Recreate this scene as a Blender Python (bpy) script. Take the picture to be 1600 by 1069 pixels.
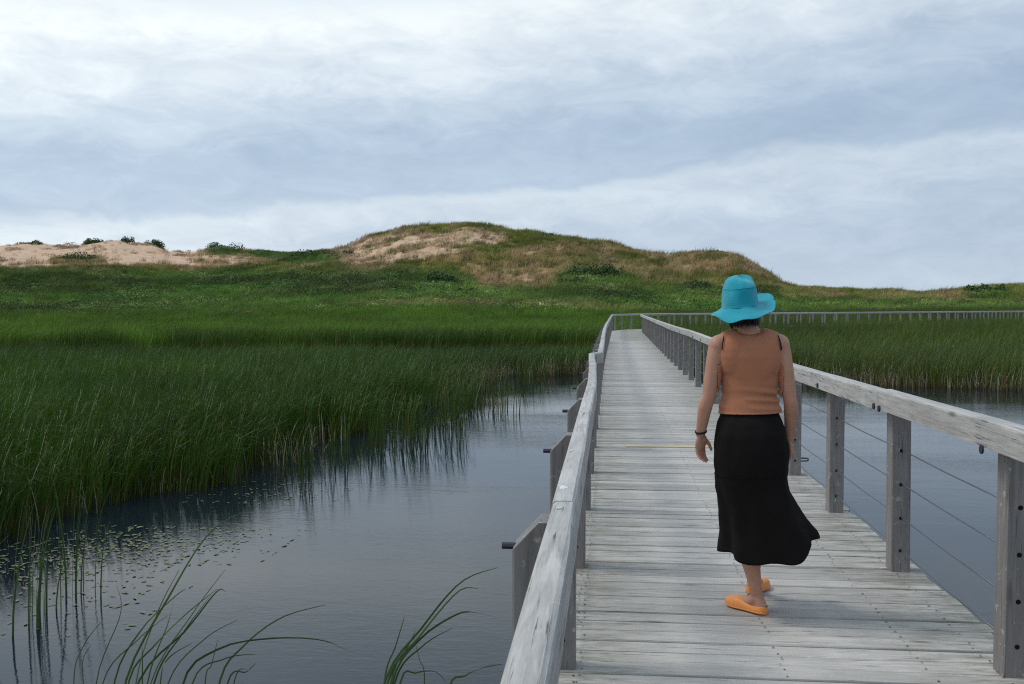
import bpy, bmesh, math, random
import numpy as np
from mathutils import Vector, Matrix, noise as mnoise

random.seed(7)
rng = np.random.default_rng(11)
R = math.radians
SC = bpy.context.scene
COL = SC.collection
for o in list(bpy.data.objects):
    bpy.data.objects.remove(o)

# ------------------------------------------------------------------ camera
F = 1556.0                      # focal length in pixels of a 1600 px wide frame
EYE = 1.6
WATER = -0.9
YAW, PITCH = math.atan(153 / F), math.atan(56.5 / F)
cam_d = bpy.data.cameras.new('camera')
cam_d.sensor_width = 36.0
cam_d.lens = 36.0 * F / 1600
cam_d.clip_start = 0.05
cam_d.clip_end = 12000
cam = bpy.data.objects.new('camera', cam_d)
COL.objects.link(cam)
cam.location = (0, 0, EYE)
cam.rotation_euler = (math.pi / 2 - PITCH, 0, YAW)
SC.camera = cam
CROT = cam.rotation_euler.to_matrix()


def ground(x, y, z=0.0):
    """where the ray of photo position (x, y) meets height z"""
    d = CROT @ Vector(((x - 800) / F, -(y - 534.5) / F, -1.0))
    t = (z - EYE) / d.z
    return Vector((d.x * t, d.y * t, z))


# ------------------------------------------------------------------ light
SUN_EL, SUN_AZ = R(56), R(-82)          # azimuth measured from +Y towards +X
world = bpy.data.worlds.new('World')
SC.world = world
world.use_nodes = True


def nd(nt, kind, ins=None, **props):
    n = nt.nodes.new(kind)
    for k, v in props.items():
        setattr(n, k, v)
    if ins:
        for k, v in ins.items():
            if isinstance(v, bpy.types.NodeSocket):
                nt.links.new(v, n.inputs[k])
            else:
                n.inputs[k].default_value = v
    return n


def mth(nt, op, a, b=None, clamp=False):
    n = nt.nodes.new('ShaderNodeMath')
    n.operation = op
    n.use_clamp = clamp
    for i, v in enumerate((a, b)):
        if v is None:
            continue
        if isinstance(v, bpy.types.NodeSocket):
            nt.links.new(v, n.inputs[i])
        else:
            n.inputs[i].default_value = v
    return n.outputs[0]


def ramp(nt, fac, stops, interp='LINEAR'):
    n = nt.nodes.new('ShaderNodeValToRGB')
    n.color_ramp.interpolation = interp
    el = n.color_ramp.elements
    while len(el) > 1:
        el.remove(el[-1])
    for i, (p, c) in enumerate(stops):
        e = el[0] if i == 0 else el.new(p)
        e.position = p
        if not hasattr(c, '__len__'):
            c = (c, c, c)
        e.color = (*c[:3], 1)
    nt.links.new(fac, n.inputs[0])
    return n.outputs[0]


def mixc(nt, fac, a, b, mode='MIX'):
    n = nt.nodes.new('ShaderNodeMix')
    n.data_type = 'RGBA'
    n.blend_type = mode
    for idx, v in ((0, fac), (6, a), (7, b)):
        if isinstance(v, bpy.types.NodeSocket):
            nt.links.new(v, n.inputs[idx])
        elif idx == 0:
            n.inputs[0].default_value = v
        else:
            n.inputs[idx].default_value = (*v[:3], 1) if hasattr(v, '__len__') else (v, v, v, 1)
    return n.outputs[2]


def noise(nt, vec, scale, detail=4, rough=0.55, dist=0.0):
    n = nd(nt, 'ShaderNodeTexNoise', {'Scale': scale, 'Detail': detail, 'Roughness': rough, 'Distortion': dist})
    if vec is not None:
        nt.links.new(vec, n.inputs['Vector'])
    return n.outputs['Fac']


def mapping(nt, vec, scale=(1, 1, 1), loc=(0, 0, 0), rot=(0, 0, 0)):
    n = nd(nt, 'ShaderNodeMapping', {'Vector': vec, 'Scale': scale, 'Location': loc, 'Rotation': rot})
    return n.outputs[0]


def build_sky():
    nt = world.node_tree
    nt.nodes.clear()
    out = nt.nodes.new('ShaderNodeOutputWorld')
    bg = nd(nt, 'ShaderNodeBackground', {'Strength': 0.1})
    nt.links.new(bg.outputs[0], out.inputs[0])
    sky = nd(nt, 'ShaderNodeTexSky', sky_type='NISHITA', sun_disc=False)
    sky.sun_elevation = SUN_EL
    sky.sun_rotation = SUN_AZ
    tc = nt.nodes.new('ShaderNodeTexCoord')
    d = tc.outputs['Generated']
    sx = nt.nodes.new('ShaderNodeSeparateXYZ')
    nt.links.new(d, sx.inputs[0])
    x, y, z = sx.outputs
    horiz = mth(nt, 'SQRT', mth(nt, 'ADD', mth(nt, 'MULTIPLY', x, x), mth(nt, 'MULTIPLY', y, y)))
    u = mth(nt, 'DIVIDE', x, mth(nt, 'MAXIMUM', horiz, 0.01))
    v = mth(nt, 'DIVIDE', z, mth(nt, 'MAXIMUM', horiz, 0.05))
    # flattened cloud coordinates: streaks get longer towards the horizon
    stretch = mapping(nt, d, (1.0, 1.0, 3.6), (0.3, 0.0, 0.0))
    n_big = noise(nt, stretch, 2.3, 5, 0.55, 0.5)
    n_mid = noise(nt, mapping(nt, d, (1.0, 1.0, 3.0), (4.1, 2.2, 0.4), (0, 0.12, 0)), 6.5, 6, 0.6, 0.35)
    n_fine = noise(nt, mapping(nt, d, (1.0, 1.0, 2.6), (9.1, 1.2, 3.4), (0, 0.14, 0)), 15.0, 9, 0.66, 0.7)
    wv = mth(nt, 'SUBTRACT', v, mth(nt, 'MULTIPLY', u, 0.094))
    wv = mth(nt, 'ADD', wv, mth(nt, 'MULTIPLY', mth(nt, 'SUBTRACT', n_mid, 0.5), 0.055))
    wv = mth(nt, 'ADD', wv, mth(nt, 'MULTIPLY', mth(nt, 'SUBTRACT', n_fine, 0.5), 0.035))
    wv = mth(nt, 'ADD', wv, mth(nt, 'MULTIPLY', mth(nt, 'SUBTRACT', n_big, 0.5), 0.03))
    w10 = mth(nt, 'MULTIPLY', mth(nt, 'ADD', wv, 0.008), 2.0)          # 0..0.5 -> 0..1
    band = ramp(nt, w10, [
        (0.00, (0.56, 0.655, 0.76)), (0.08, (0.515, 0.615, 0.735)), (0.16, (0.525, 0.625, 0.745)),
        (0.215, (0.60, 0.69, 0.79)), (0.252, (0.625, 0.715, 0.805)), (0.282, (0.445, 0.555, 0.69)),
        (0.36, (0.43, 0.54, 0.68)), (0.44, (0.52, 0.625, 0.745)), (0.53, (0.68, 0.765, 0.845)),
        (0.63, (0.80, 0.87, 0.91)), (0.73, (0.58, 0.70, 0.815)), (0.85, (0.64, 0.755, 0.86)), (1.0, (0.53, 0.66, 0.80))],
        'EASE')
    mott = mth(nt, 'ADD', mth(nt, 'MULTIPLY', mth(nt, 'SUBTRACT', n_fine, 0.5), 0.46),
               mth(nt, 'MULTIPLY', mth(nt, 'SUBTRACT', n_mid, 0.5), 0.36))
    mott = mth(nt, 'ADD', mott, 1.0)
    side = mth(nt, 'ADD', 1.0, mth(nt, 'MULTIPLY', u, -0.30))
    m = mth(nt, 'MULTIPLY', mott, side)
    comb = nt.nodes.new('ShaderNodeCombineXYZ')
    # thin cloud goes bluer, thick cloud stays white
    nt.links.new(m, comb.inputs[0])
    nt.links.new(mth(nt, 'POWER', m, 0.85), comb.inputs[1])
    nt.links.new(mth(nt, 'POWER', m, 0.62), comb.inputs[2])
    cloud = mixc(nt, 1.0, band, comb.outputs[0], 'MULTIPLY')
    cloud = mixc(nt, 1.0, cloud, (10.6, 10.6, 10.6), 'MULTIPLY')
    cover = ramp(nt, n_big, [(0.25, 0.86), (0.6, 0.97)])
    final = mixc(nt, cover, sky.outputs[0], cloud)
    nt.links.new(final, bg.inputs[0])


build_sky()
sun_d = bpy.data.lights.new('sun', 'SUN')
sun_d.energy = 1.4
sun_d.angle = R(15)
sun_d.color = (1.0, 0.95, 0.88)
sun = bpy.data.objects.new('sun', sun_d)
COL.objects.link(sun)
sun_dir = Vector((math.sin(SUN_AZ) * math.cos(SUN_EL), math.cos(SUN_AZ) * math.cos(SUN_EL), math.sin(SUN_EL)))
sun.rotation_euler = sun_dir.to_track_quat('Z', 'Y').to_euler()
sun.location = sun_dir * 60

SC.view_settings.view_transform = 'Standard'
SC.view_settings.look = 'None'
SC.view_settings.gamma = 1.0
SC.view_settings.use_curve_mapping = False
SC.view_settings.exposure = 0.0
SC.cycles.use_denoising = False
SC.cycles.filter_width = 1.15
SC.cycles.adaptive_threshold = 0.005
SC.cycles.max_bounces = 6
SC.cycles.transparent_max_bounces = 6


# ------------------------------------------------------------------ helpers
def mat_new(name):
    m = bpy.data.materials.new(name)
    m.use_nodes = True
    nt = m.node_tree
    nt.nodes.clear()
    out = nt.nodes.new('ShaderNodeOutputMaterial')
    b = nt.nodes.new('ShaderNodeBsdfPrincipled')
    nt.links.new(b.outputs[0], out.inputs[0])
    return m, nt, b, out


def setin(nt, node, key, v):
    if isinstance(v, bpy.types.NodeSocket):
        nt.links.new(v, node.inputs[key])
    else:
        if hasattr(v, '__len__') and len(v) == 3 and node.inputs[key].type == 'RGBA':
            v = (*v, 1)
        node.inputs[key].default_value = v


def bump(nt, b, height, strength=0.3, distance=0.01):
    n = nd(nt, 'ShaderNodeBump', {'Strength': strength, 'Distance': distance, 'Height': height})
    nt.links.new(n.outputs[0], b.inputs['Normal'])


def mesh_obj(name, verts, faces, mat=None, parent=None, smooth=False):
    me = bpy.data.meshes.new(name)
    me.from_pydata([tuple(v) for v in verts], [], [tuple(f) for f in faces])
    me.update()
    return link_mesh(name, me, mat, parent, smooth)


def link_mesh(name, me, mat=None, parent=None, smooth=False):
    o = bpy.data.objects.new(name, me)
    COL.objects.link(o)
    if mat and not me.materials:
        me.materials.append(mat)
    if smooth:
        me.polygons.foreach_set('use_smooth', [True] * len(me.polygons))
    if parent:
        o.parent = parent
    return o


def bm_obj(name, bm, mat=None, parent=None, smooth=False):
    me = bpy.data.meshes.new(name)
    bmesh.ops.recalc_face_normals(bm, faces=bm.faces)
    bm.to_mesh(me)
    bm.free()
    return link_mesh(name, me, mat, parent, smooth)


def empty(name, loc=(0, 0, 0)):
    o = bpy.data.objects.new(name, None)
    o.empty_display_size = 0.2
    COL.objects.link(o)
    o.location = loc
    return o


def tag(o, label=None, cat=None, group=None, kind=None):
    if label:
        o['label'] = label
    if cat:
        o['category'] = cat
    if group:
        o['group'] = group
    if kind:
        o['kind'] = kind
    return o


def np_mesh(name, V, faces_flat, nper, mat=None, attrs=None, smooth=False):
    """fast mesh from numpy: all faces have nper corners"""
    me = bpy.data.meshes.new(name)
    nf = len(faces_flat) // nper
    me.vertices.add(len(V))
    me.vertices.foreach_set('co', np.asarray(V, dtype=np.float32).ravel())
    me.loops.add(len(faces_flat))
    me.loops.foreach_set('vertex_index', np.asarray(faces_flat, dtype=np.int32))
    me.polygons.add(nf)
    me.polygons.foreach_set('loop_start', np.arange(0, nf * nper, nper, dtype=np.int32))
    if smooth:
        me.polygons.foreach_set('use_smooth', np.ones(nf, dtype=bool))
    me.update(calc_edges=True)
    me.validate()
    if attrs:
        for k, (typ, data) in attrs.items():
            a = me.attributes.new(k, typ, 'POINT')
            key = {'FLOAT': 'value', 'FLOAT_COLOR': 'color', 'FLOAT_VECTOR': 'vector', 'INT': 'value'}[typ]
            a.data.foreach_set(key, np.asarray(data).ravel())
    if mat:
        me.materials.append(mat)
    return me


def box_bm(bm, lo, hi):
    x0, y0, z0 = lo
    x1, y1, z1 = hi
    vs = [bm.verts.new(p) for p in ((x0, y0, z0), (x1, y0, z0), (x1, y1, z0), (x0, y1, z0),
                                    (x0, y0, z1), (x1, y0, z1), (x1, y1, z1), (x0, y1, z1))]
    for f in ((0, 3, 2, 1), (4, 5, 6, 7), (0, 1, 5, 4), (1, 2, 6, 5), (2, 3, 7, 6), (3, 0, 4, 7)):
        bm.faces.new([vs[i] for i in f])
    return vs


def tube_bm(bm, pts, radii, seg=8, cap=True):
    rings = []
    n = len(pts)
    up = Vector((0, 0, 1))
    prev = None
    for i, p in enumerate(pts):
        p = Vector(p)
        t = (Vector(pts[min(i + 1, n - 1)]) - Vector(pts[max(i - 1, 0)])).normalized()
        if prev is None:
            a = up if abs(t.z) < 0.9 else Vector((1, 0, 0))
            s = t.cross(a).normalized()
        else:
            s = (prev - t * prev.dot(t)).normalized()
        prev = s
        q = t.cross(s)
        r = radii[i] if hasattr(radii, '__len__') else radii
        ra, rb = r if hasattr(r, '__len__') else (r, r)
        rings.append([bm.verts.new(p + s * (math.cos(2 * math.pi * k / seg) * ra) + q * (math.sin(2 * math.pi * k / seg) * rb))
                      for k in range(seg)])
    for a, b in zip(rings, rings[1:]):
        for k in range(seg):
            bm.faces.new((a[k], a[(k + 1) % seg], b[(k + 1) % seg], b[k]))
    if cap:
        bm.faces.new(rings[0][::-1])
        bm.faces.new(rings[-1])
    return rings


def ell_bm(bm, c, r, seg=16, rings=10, rot=None):
    m = Matrix.Translation(c) @ (rot.to_4x4() if rot else Matrix.Identity(4)) @ Matrix.Diagonal((r[0], r[1], r[2], 1))
    return bmesh.ops.create_uvsphere(bm, u_segments=seg, v_segments=rings, radius=1.0, matrix=m)


# numpy value noise for terrain and land cover
def vnoise(X, Y, seed=0, octaves=4, gain=0.5):
    out = np.zeros_like(X, dtype=float)
    amp, tot = 1.0, 0.0
    for o in range(octaves):
        xi, yi = np.floor(X).astype(int), np.floor(Y).astype(int)
        fx, fy = X - xi, Y - yi
        fx, fy = fx * fx * (3 - 2 * fx), fy * fy * (3 - 2 * fy)

        def h(a, b):
            n = (a * 374761393 + b * 668265263 + (seed + o) * 1442695041) & 0x7fffffff
            n = ((n ^ (n >> 13)) * 1274126177) & 0x7fffffff
            return ((n ^ (n >> 16)) & 0xffff) / 65535.0
        v = (h(xi, yi) * (1 - fx) + h(xi + 1, yi) * fx) * (1 - fy) + (h(xi, yi + 1) * (1 - fx) + h(xi + 1, yi + 1) * fx) * fy
        out += v * amp
        tot += amp
        amp *= gain
        X, Y = X * 2.03 + 17.3, Y * 2.03 + 5.7
    return out / tot


# ------------------------------------------------------------------ materials
def wood_material(name, axis, base=(0.43, 0.425, 0.43), dark=(0.22, 0.215, 0.215), algae=0.0, rand=0.0):
    """weathered grey timber; axis = direction of the grain"""
    m, nt, b, out = mat_new(name)
    tc = nt.nodes.new('ShaderNodeTexCoord')
    oi = nt.nodes.new('ShaderNodeObjectInfo')
    off = nd(nt, 'ShaderNodeVectorMath', {0: tc.outputs['Object']}, operation='ADD')
    sc = nd(nt, 'ShaderNodeVectorMath', {0: oi.outputs['Location'], 1: (3.7, 1.37, 2.1)}, operation='MULTIPLY')
    nt.links.new(sc.outputs[0], off.inputs[1])
    p = off.outputs[0]
    st = [9.0, 9.0, 9.0]
    st[axis] = 0.55
    grain = noise(nt, mapping(nt, p, st), 6.0, 6, 0.65, 0.35)
    st2 = [20.0, 20.0, 20.0]
    st2[axis] = 0.8
    fine = noise(nt, mapping(nt, p, st2), 9.0, 4, 0.7)
    blotch = noise(nt, p, 3.1, 5, 0.6, 0.3)
    col = mixc(nt, ramp(nt, grain, [(0.34, 1.0), (0.60, 0.0)]), base, dark)
    col = mixc(nt, mth(nt, 'MULTIPLY', ramp(nt, fine, [(0.42, 0.0), (0.62, 1.0)]), 0.35), col, tuple(min(1, c * 1.28) for c in base))
    col = mixc(nt, mth(nt, 'MULTIPLY', ramp(nt, blotch, [(0.42, 1.0), (0.66, 0.0)]), 0.42), col,
               (base[0] * 0.62, base[1] * 0.62, base[2] * 0.60))
    # cracks and checks along the grain
    st3 = [30.0, 30.0, 30.0]
    st3[axis] = 1.1
    ck = noise(nt, mapping(nt, p, st3, (5, 3, 1)), 2.6, 3, 0.6, 0.2)
    col = mixc(nt, ramp(nt, ck, [(0.30, 0.9), (0.365, 0.0)]), col, (0.07, 0.065, 0.06))
    # knots
    vo = nd(nt, 'ShaderNodeTexVoronoi', {'Vector': mapping(nt, p, [1.6 if i == axis else 6.0 for i in range(3)]), 'Scale': 1.1})
    col = mixc(nt, ramp(nt, vo.outputs['Distance'], [(0.04, 0.8), (0.13, 0.0)]), col, (0.13, 0.105, 0.09))
    # pale lichen
    li = noise(nt, p, 26.0, 4, 0.6)
    col = mixc(nt, mth(nt, 'MULTIPLY', ramp(nt, li, [(0.62, 0.0), (0.70, 1.0)]), 0.55), col, (0.52, 0.53, 0.47))
    if algae:
        sxyz = nt.nodes.new('ShaderNodeSeparateXYZ')
        nt.links.new(tc.outputs['Object'], sxyz.inputs[0])
        ed = mth(nt, 'ABSOLUTE', sxyz.outputs[0])
        edge = ramp(nt, ed, [(0.35, 0.0), (0.95, 1.0)])
        an = noise(nt, mapping(nt, p, (1.2, 5.0, 5.0)), 3.0, 5, 0.65, 0.5)
        wear = mth(nt, 'MULTIPLY', edge, ramp(nt, an, [(0.42, 0.0), (0.62, 1.0)]))
        col = mixc(nt, mth(nt, 'MULTIPLY', wear, 0.55 * algae), col, (0.17, 0.165, 0.10))
        wn = noise(nt, mapping(nt, p, (2.2, 14.0, 5.0), (8, 0, 2)), 3.0, 5, 0.7, 0.6)
        dw = mth(nt, 'MULTIPLY', edge, ramp(nt, wn, [(0.55, 0.0), (0.66, 1.0)]))
        col = mixc(nt, mth(nt, 'MULTIPLY', dw, 0.75), col, (0.10, 0.095, 0.085))
        path = ramp(nt, ed, [(0.0, 1.06), (0.7, 0.97)])
        col = mixc(nt, 1.0, col, path, 'MULTIPLY')
    if rand:
        rv = mth(nt, 'ADD', 1.0 - rand / 2, mth(nt, 'MULTIPLY', oi.outputs['Random'], rand))
        col = mixc(nt, 1.0, col, rv, 'MULTIPLY')
    setin(nt, b, 'Base Color', col)
    b.inputs['Roughness'].default_value = 0.62
    b.inputs['Specular IOR Level'].default_value = 0.5
    h = mth(nt, 'ADD', mth(nt, 'MULTIPLY', grain, 0.7), mth(nt, 'MULTIPLY', ramp(nt, ck, [(0.29, 0.0), (0.38, 1.0)]), 0.8))
    bump(nt, b, h, 0.55, 0.006)
    return m


def simple_mat(name, col, rough=0.6, spec=0.3, var=0.15, nscale=20, metal=0.0, bmp=0.0, bscale=60):
    m, nt, b, out = mat_new(name)
    tc = nt.nodes.new('ShaderNodeTexCoord')
    n = noise(nt, tc.outputs['Object'], nscale, 4, 0.6)
    c = mixc(nt, n, tuple(x * (1 - var) for x in col), tuple(min(1, x * (1 + var)) for x in col))
    setin(nt, b, 'Base Color', c)
    b.inputs['Roughness'].default_value = rough
    b.inputs['Specular IOR Level'].default_value = spec
    b.inputs['Metallic'].default_value = metal
    if bmp:
        bump(nt, b, noise(nt, tc.outputs['Object'], bscale, 4, 0.6), bmp, 0.003)
    return m


M = {}
M['plank'] = wood_material('weathered_deck_wood', 0, (0.50, 0.465, 0.425), (0.36, 0.33, 0.295), algae=1.35, rand=0.34)
M['rail'] = wood_material('weathered_rail_wood', 1, (0.53, 0.505, 0.475), (0.28, 0.262, 0.243), rand=0.15)
M['post'] = wood_material('weathered_post_wood', 2, (0.25, 0.225, 0.215), (0.145, 0.13, 0.123), rand=0.22)
M['beam'] = wood_material('dark_beam_wood', 1, (0.20, 0.19, 0.18), (0.10, 0.095, 0.09))
M['pile'] = wood_material('pile_wood', 2, (0.20, 0.19, 0.18), (0.10, 0.095, 0.09))
M['new_plank'] = wood_material('new_yellow_wood', 0, (0.62, 0.50, 0.30), (0.46, 0.36, 0.20))
M['steel'] = simple_mat('galvanised_steel', (0.16, 0.165, 0.18), 0.45, 0.5, 0.3, 40, 0.7)
M['black_metal'] = simple_mat('dark_bolt_metal', (0.045, 0.047, 0.06), 0.5, 0.4, 0.3, 40, 0.3)
M['hole'] = simple_mat('hole_dark', (0.012, 0.011, 0.011), 0.9, 0.1)
M['dropping'] = simple_mat('chalky_white', (0.75, 0.75, 0.72), 0.8, 0.2, 0.2, 60)
M['nail'] = simple_mat('rusty_nail', (0.06, 0.05, 0.045), 0.7, 0.2)


def leaf_material(name, dark, light, dead=None, tint_attr=True, trans=0.25, rough=0.45, spec=0.35, base_brown=0.0):
    m, nt, b, out = mat_new(name)
    tone = nd(nt, 'ShaderNodeAttribute', attribute_name='tone').outputs['Fac']
    col = mixc(nt, tone, dark, light)
    if dead:
        col = mixc(nt, ramp(nt, tone, [(0.93, 0.0), (0.95, 1.0)]), col, dead)
        col = mixc(nt, ramp(nt, tone, [(0.985, 0.0), (0.99, 1.0)]), col, (0.42, 0.44, 0.33))  # palest blades: sky glint painted into the leaf colour
    if base_brown:
        hh = nd(nt, 'ShaderNodeAttribute', attribute_name='hfrac').outputs['Fac']
        col = mixc(nt, mth(nt, 'MULTIPLY', ramp(nt, hh, [(0.02, 1.0), (0.42, 0.0)]), base_brown), col, (0.085, 0.058, 0.028))
    if tint_attr:
        ti = nd(nt, 'ShaderNodeAttribute', attribute_name='tint', attribute_type='INSTANCER').outputs['Color']
        col = mixc(nt, 1.0, col, ti, 'MULTIPLY')
    setin(nt, b, 'Base Color', col)
    b.inputs['Roughness'].default_value = rough
    b.inputs['Specular IOR Level'].default_value = spec
    if trans:
        tr = nt.nodes.new('ShaderNodeBsdfTranslucent')
        nt.links.new(col, tr.inputs[0])
        mx = nd(nt, 'ShaderNodeMixShader', {0: trans})
        nt.links.new(b.outputs[0], mx.inputs[1])
        nt.links.new(tr.outputs[0], mx.inputs[2])
        nt.links.new(mx.outputs[0], out.inputs[0])
    return m


M['reed'] = leaf_material('reed_blade', (0.028, 0.066, 0.010), (0.066, 0.132, 0.020), dead=(0.24, 0.18, 0.08), base_brown=0.55, rough=0.38, spec=0.28)
M['grass'] = leaf_material('dune_grass_blade', (0.75, 0.75, 0.75), (1.25, 1.25, 1.25), trans=0.2, rough=0.6, spec=0.2)
M['leafy'] = leaf_material('shrub_leaf', (0.70, 0.70, 0.70), (1.3, 1.3, 1.3), trans=0.15, rough=0.55, spec=0.25)
M['bush'] = leaf_material('bush_leaf', (0.026, 0.062, 0.014), (0.065, 0.125, 0.028), tint_attr=False, trans=0.15, rough=0.55, spec=0.25)
M['near_reed'] = leaf_material('near_reed_blade', (0.028, 0.065, 0.014), (0.075, 0.13, 0.030), dead=(0.26, 0.20, 0.09), tint_attr=False, rough=0.4, spec=0.4)
M['twig'] = simple_mat('twig_bark', (0.06, 0.05, 0.035), 0.8, 0.2)

# ------------------------------------------------------------------ terrain
# control heights per azimuth: (photo x, photo y) of a line on the land, read at a given distance
XS_PX = np.array([-900, -500, -200, 0, 40, 75, 130, 150, 185, 210, 235, 265, 290, 320, 345, 375, 410, 440, 480, 530, 570, 640, 700, 735, 765,
                  800, 850, 880, 940, 980, 1040, 1065, 1100, 1140, 1170, 1200, 1218, 1245, 1300, 1340, 1395, 1440, 1500, 1550, 1600, 1800, 2200, 2700], float)
CREST = np.array([400, 390, 384, 386, 381, 384, 383, 380, 377, 383, 384, 394, 396, 393, 388, 393, 396, 398, 398, 390, 372, 357, 351, 348, 354,
                  362, 367, 372, 380, 390, 402, 399, 396, 399, 411, 430, 444, 453, 456, 458, 457, 463, 458, 450, 447, 440, 452, 460], float)
CRD = np.array([330, 330, 330, 330, 330, 330, 330, 330, 330, 330, 330, 330, 325, 320, 318, 316, 312, 306, 290, 262, 248, 240, 236, 234, 232,
                230, 226, 224, 220, 217, 212, 210, 208, 206, 206, 208, 212, 220, 230, 236, 240, 250, 270, 280, 285, 280, 260, 250], float)
MIDX = np.array([-900, -300, 0, 120, 250, 330, 400, 470, 530, 620, 700, 760, 820, 900, 960, 1040, 1120, 1220, 1320, 1420, 1520, 1600, 1900, 2700], float)
MIDY = np.array([430, 428, 427, 429, 430, 427, 420, 410, 405, 420, 424, 432, 436, 428, 436, 444, 450, 464, 468, 468, 466, 462, 458, 468], float)
MIDD = np.array([225, 225, 225, 225, 225, 225, 228, 230, 222, 195, 190, 188, 186, 182, 180, 178, 175, 178, 185, 190, 200, 210, 210, 200], float)


def az_of_px(x):
    return np.arctan((x - 800) / F) - YAW


def px_of_az(a):
    return 800 + F * np.tan(np.clip(a + YAW, -1.3, 1.3))


def smooth_interp(x, xp, fp, w=14.0):
    acc = 0
    for k, wt in ((-1, .25), (0, .5), (1, .25)):
        acc = acc + wt * np.interp(x + k * w, xp, fp)
    return acc


def terrain_z(X, Y):
    d = np.hypot(X, Y)
    az = np.arctan2(X, Y)
    px = px_of_az(az)
    ca = np.maximum(np.cos(np.clip(az + YAW, -1.2, 1.2)), 0.35)
    # wander the columns a little with distance so ridges do not run radially
    pw = px + (vnoise(X * 0.02, Y * 0.02, 5, 3) - 0.5) * 30
    cd = smooth_interp(pw, XS_PX, CRD, 30)
    cz = EYE + (478 - smooth_interp(px, XS_PX, CREST, 7)) / F * cd * ca
    md = smooth_interp(pw, MIDX, MIDD, 40)
    mz = EYE + (478 - smooth_interp(pw, MIDX, MIDY, 30)) / F * md * ca
    ed = 128 + 6 * np.sin(az * 9)
    t1 = np.clip((d - ed) / (md - ed), 0, 1)
    t2 = np.clip((d - md) / (cd - md), 0, 1)
    t3 = np.clip((d - cd) / 110.0, 0, 1)
    z = np.where(d < md, -0.25 + (mz + 0.25) * (t1 ** 1.15),
                 np.where(d < cd, mz + (cz - mz) * (0.75 * t2 + 0.25 * np.sin(t2 * math.pi / 2)),
                          cz * (1 - t3 ** 1.4) - 1.5 * t3))
    n1 = vnoise(X * 0.045, Y * 0.045, 1, 4) - 0.5
    n2 = vnoise(X * 0.22, Y * 0.22, 9, 3) - 0.5
    amp = np.clip((d - 140) / 60, 0, 1) * np.clip(1 - np.abs(t2 - 1) * 0 - t3, 0, 1)
    near_crest = np.clip(1 - np.abs(d - cd) / 25, 0, 1)
    z = z + amp * (n1 * 3.2 * (1 - near_crest) + n2 * 1.2)
    # marsh bed up to the foot of the slope
    tm = np.clip((d - 96) / (ed - 96), 0, 1)
    marsh = -1.02 + 0.77 * tm * tm + 0.10 * (vnoise(X * 0.3, Y * 0.3, 3, 2) - 0.5)
    z = np.where(d < ed, marsh, z)
    # the land sinks below the water far to either side
    edge = np.clip((np.abs(az) - 0.95) / 0.25, 0, 1)
    z = z * (1 - edge) + (-1.6) * edge
    return z


def blob(px, py, cx, cy, rx, ry):
    q = ((px - cx) / rx) ** 2 + ((py - cy) / ry) ** 2
    return np.clip(1.35 - q, 0, 1)


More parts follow.
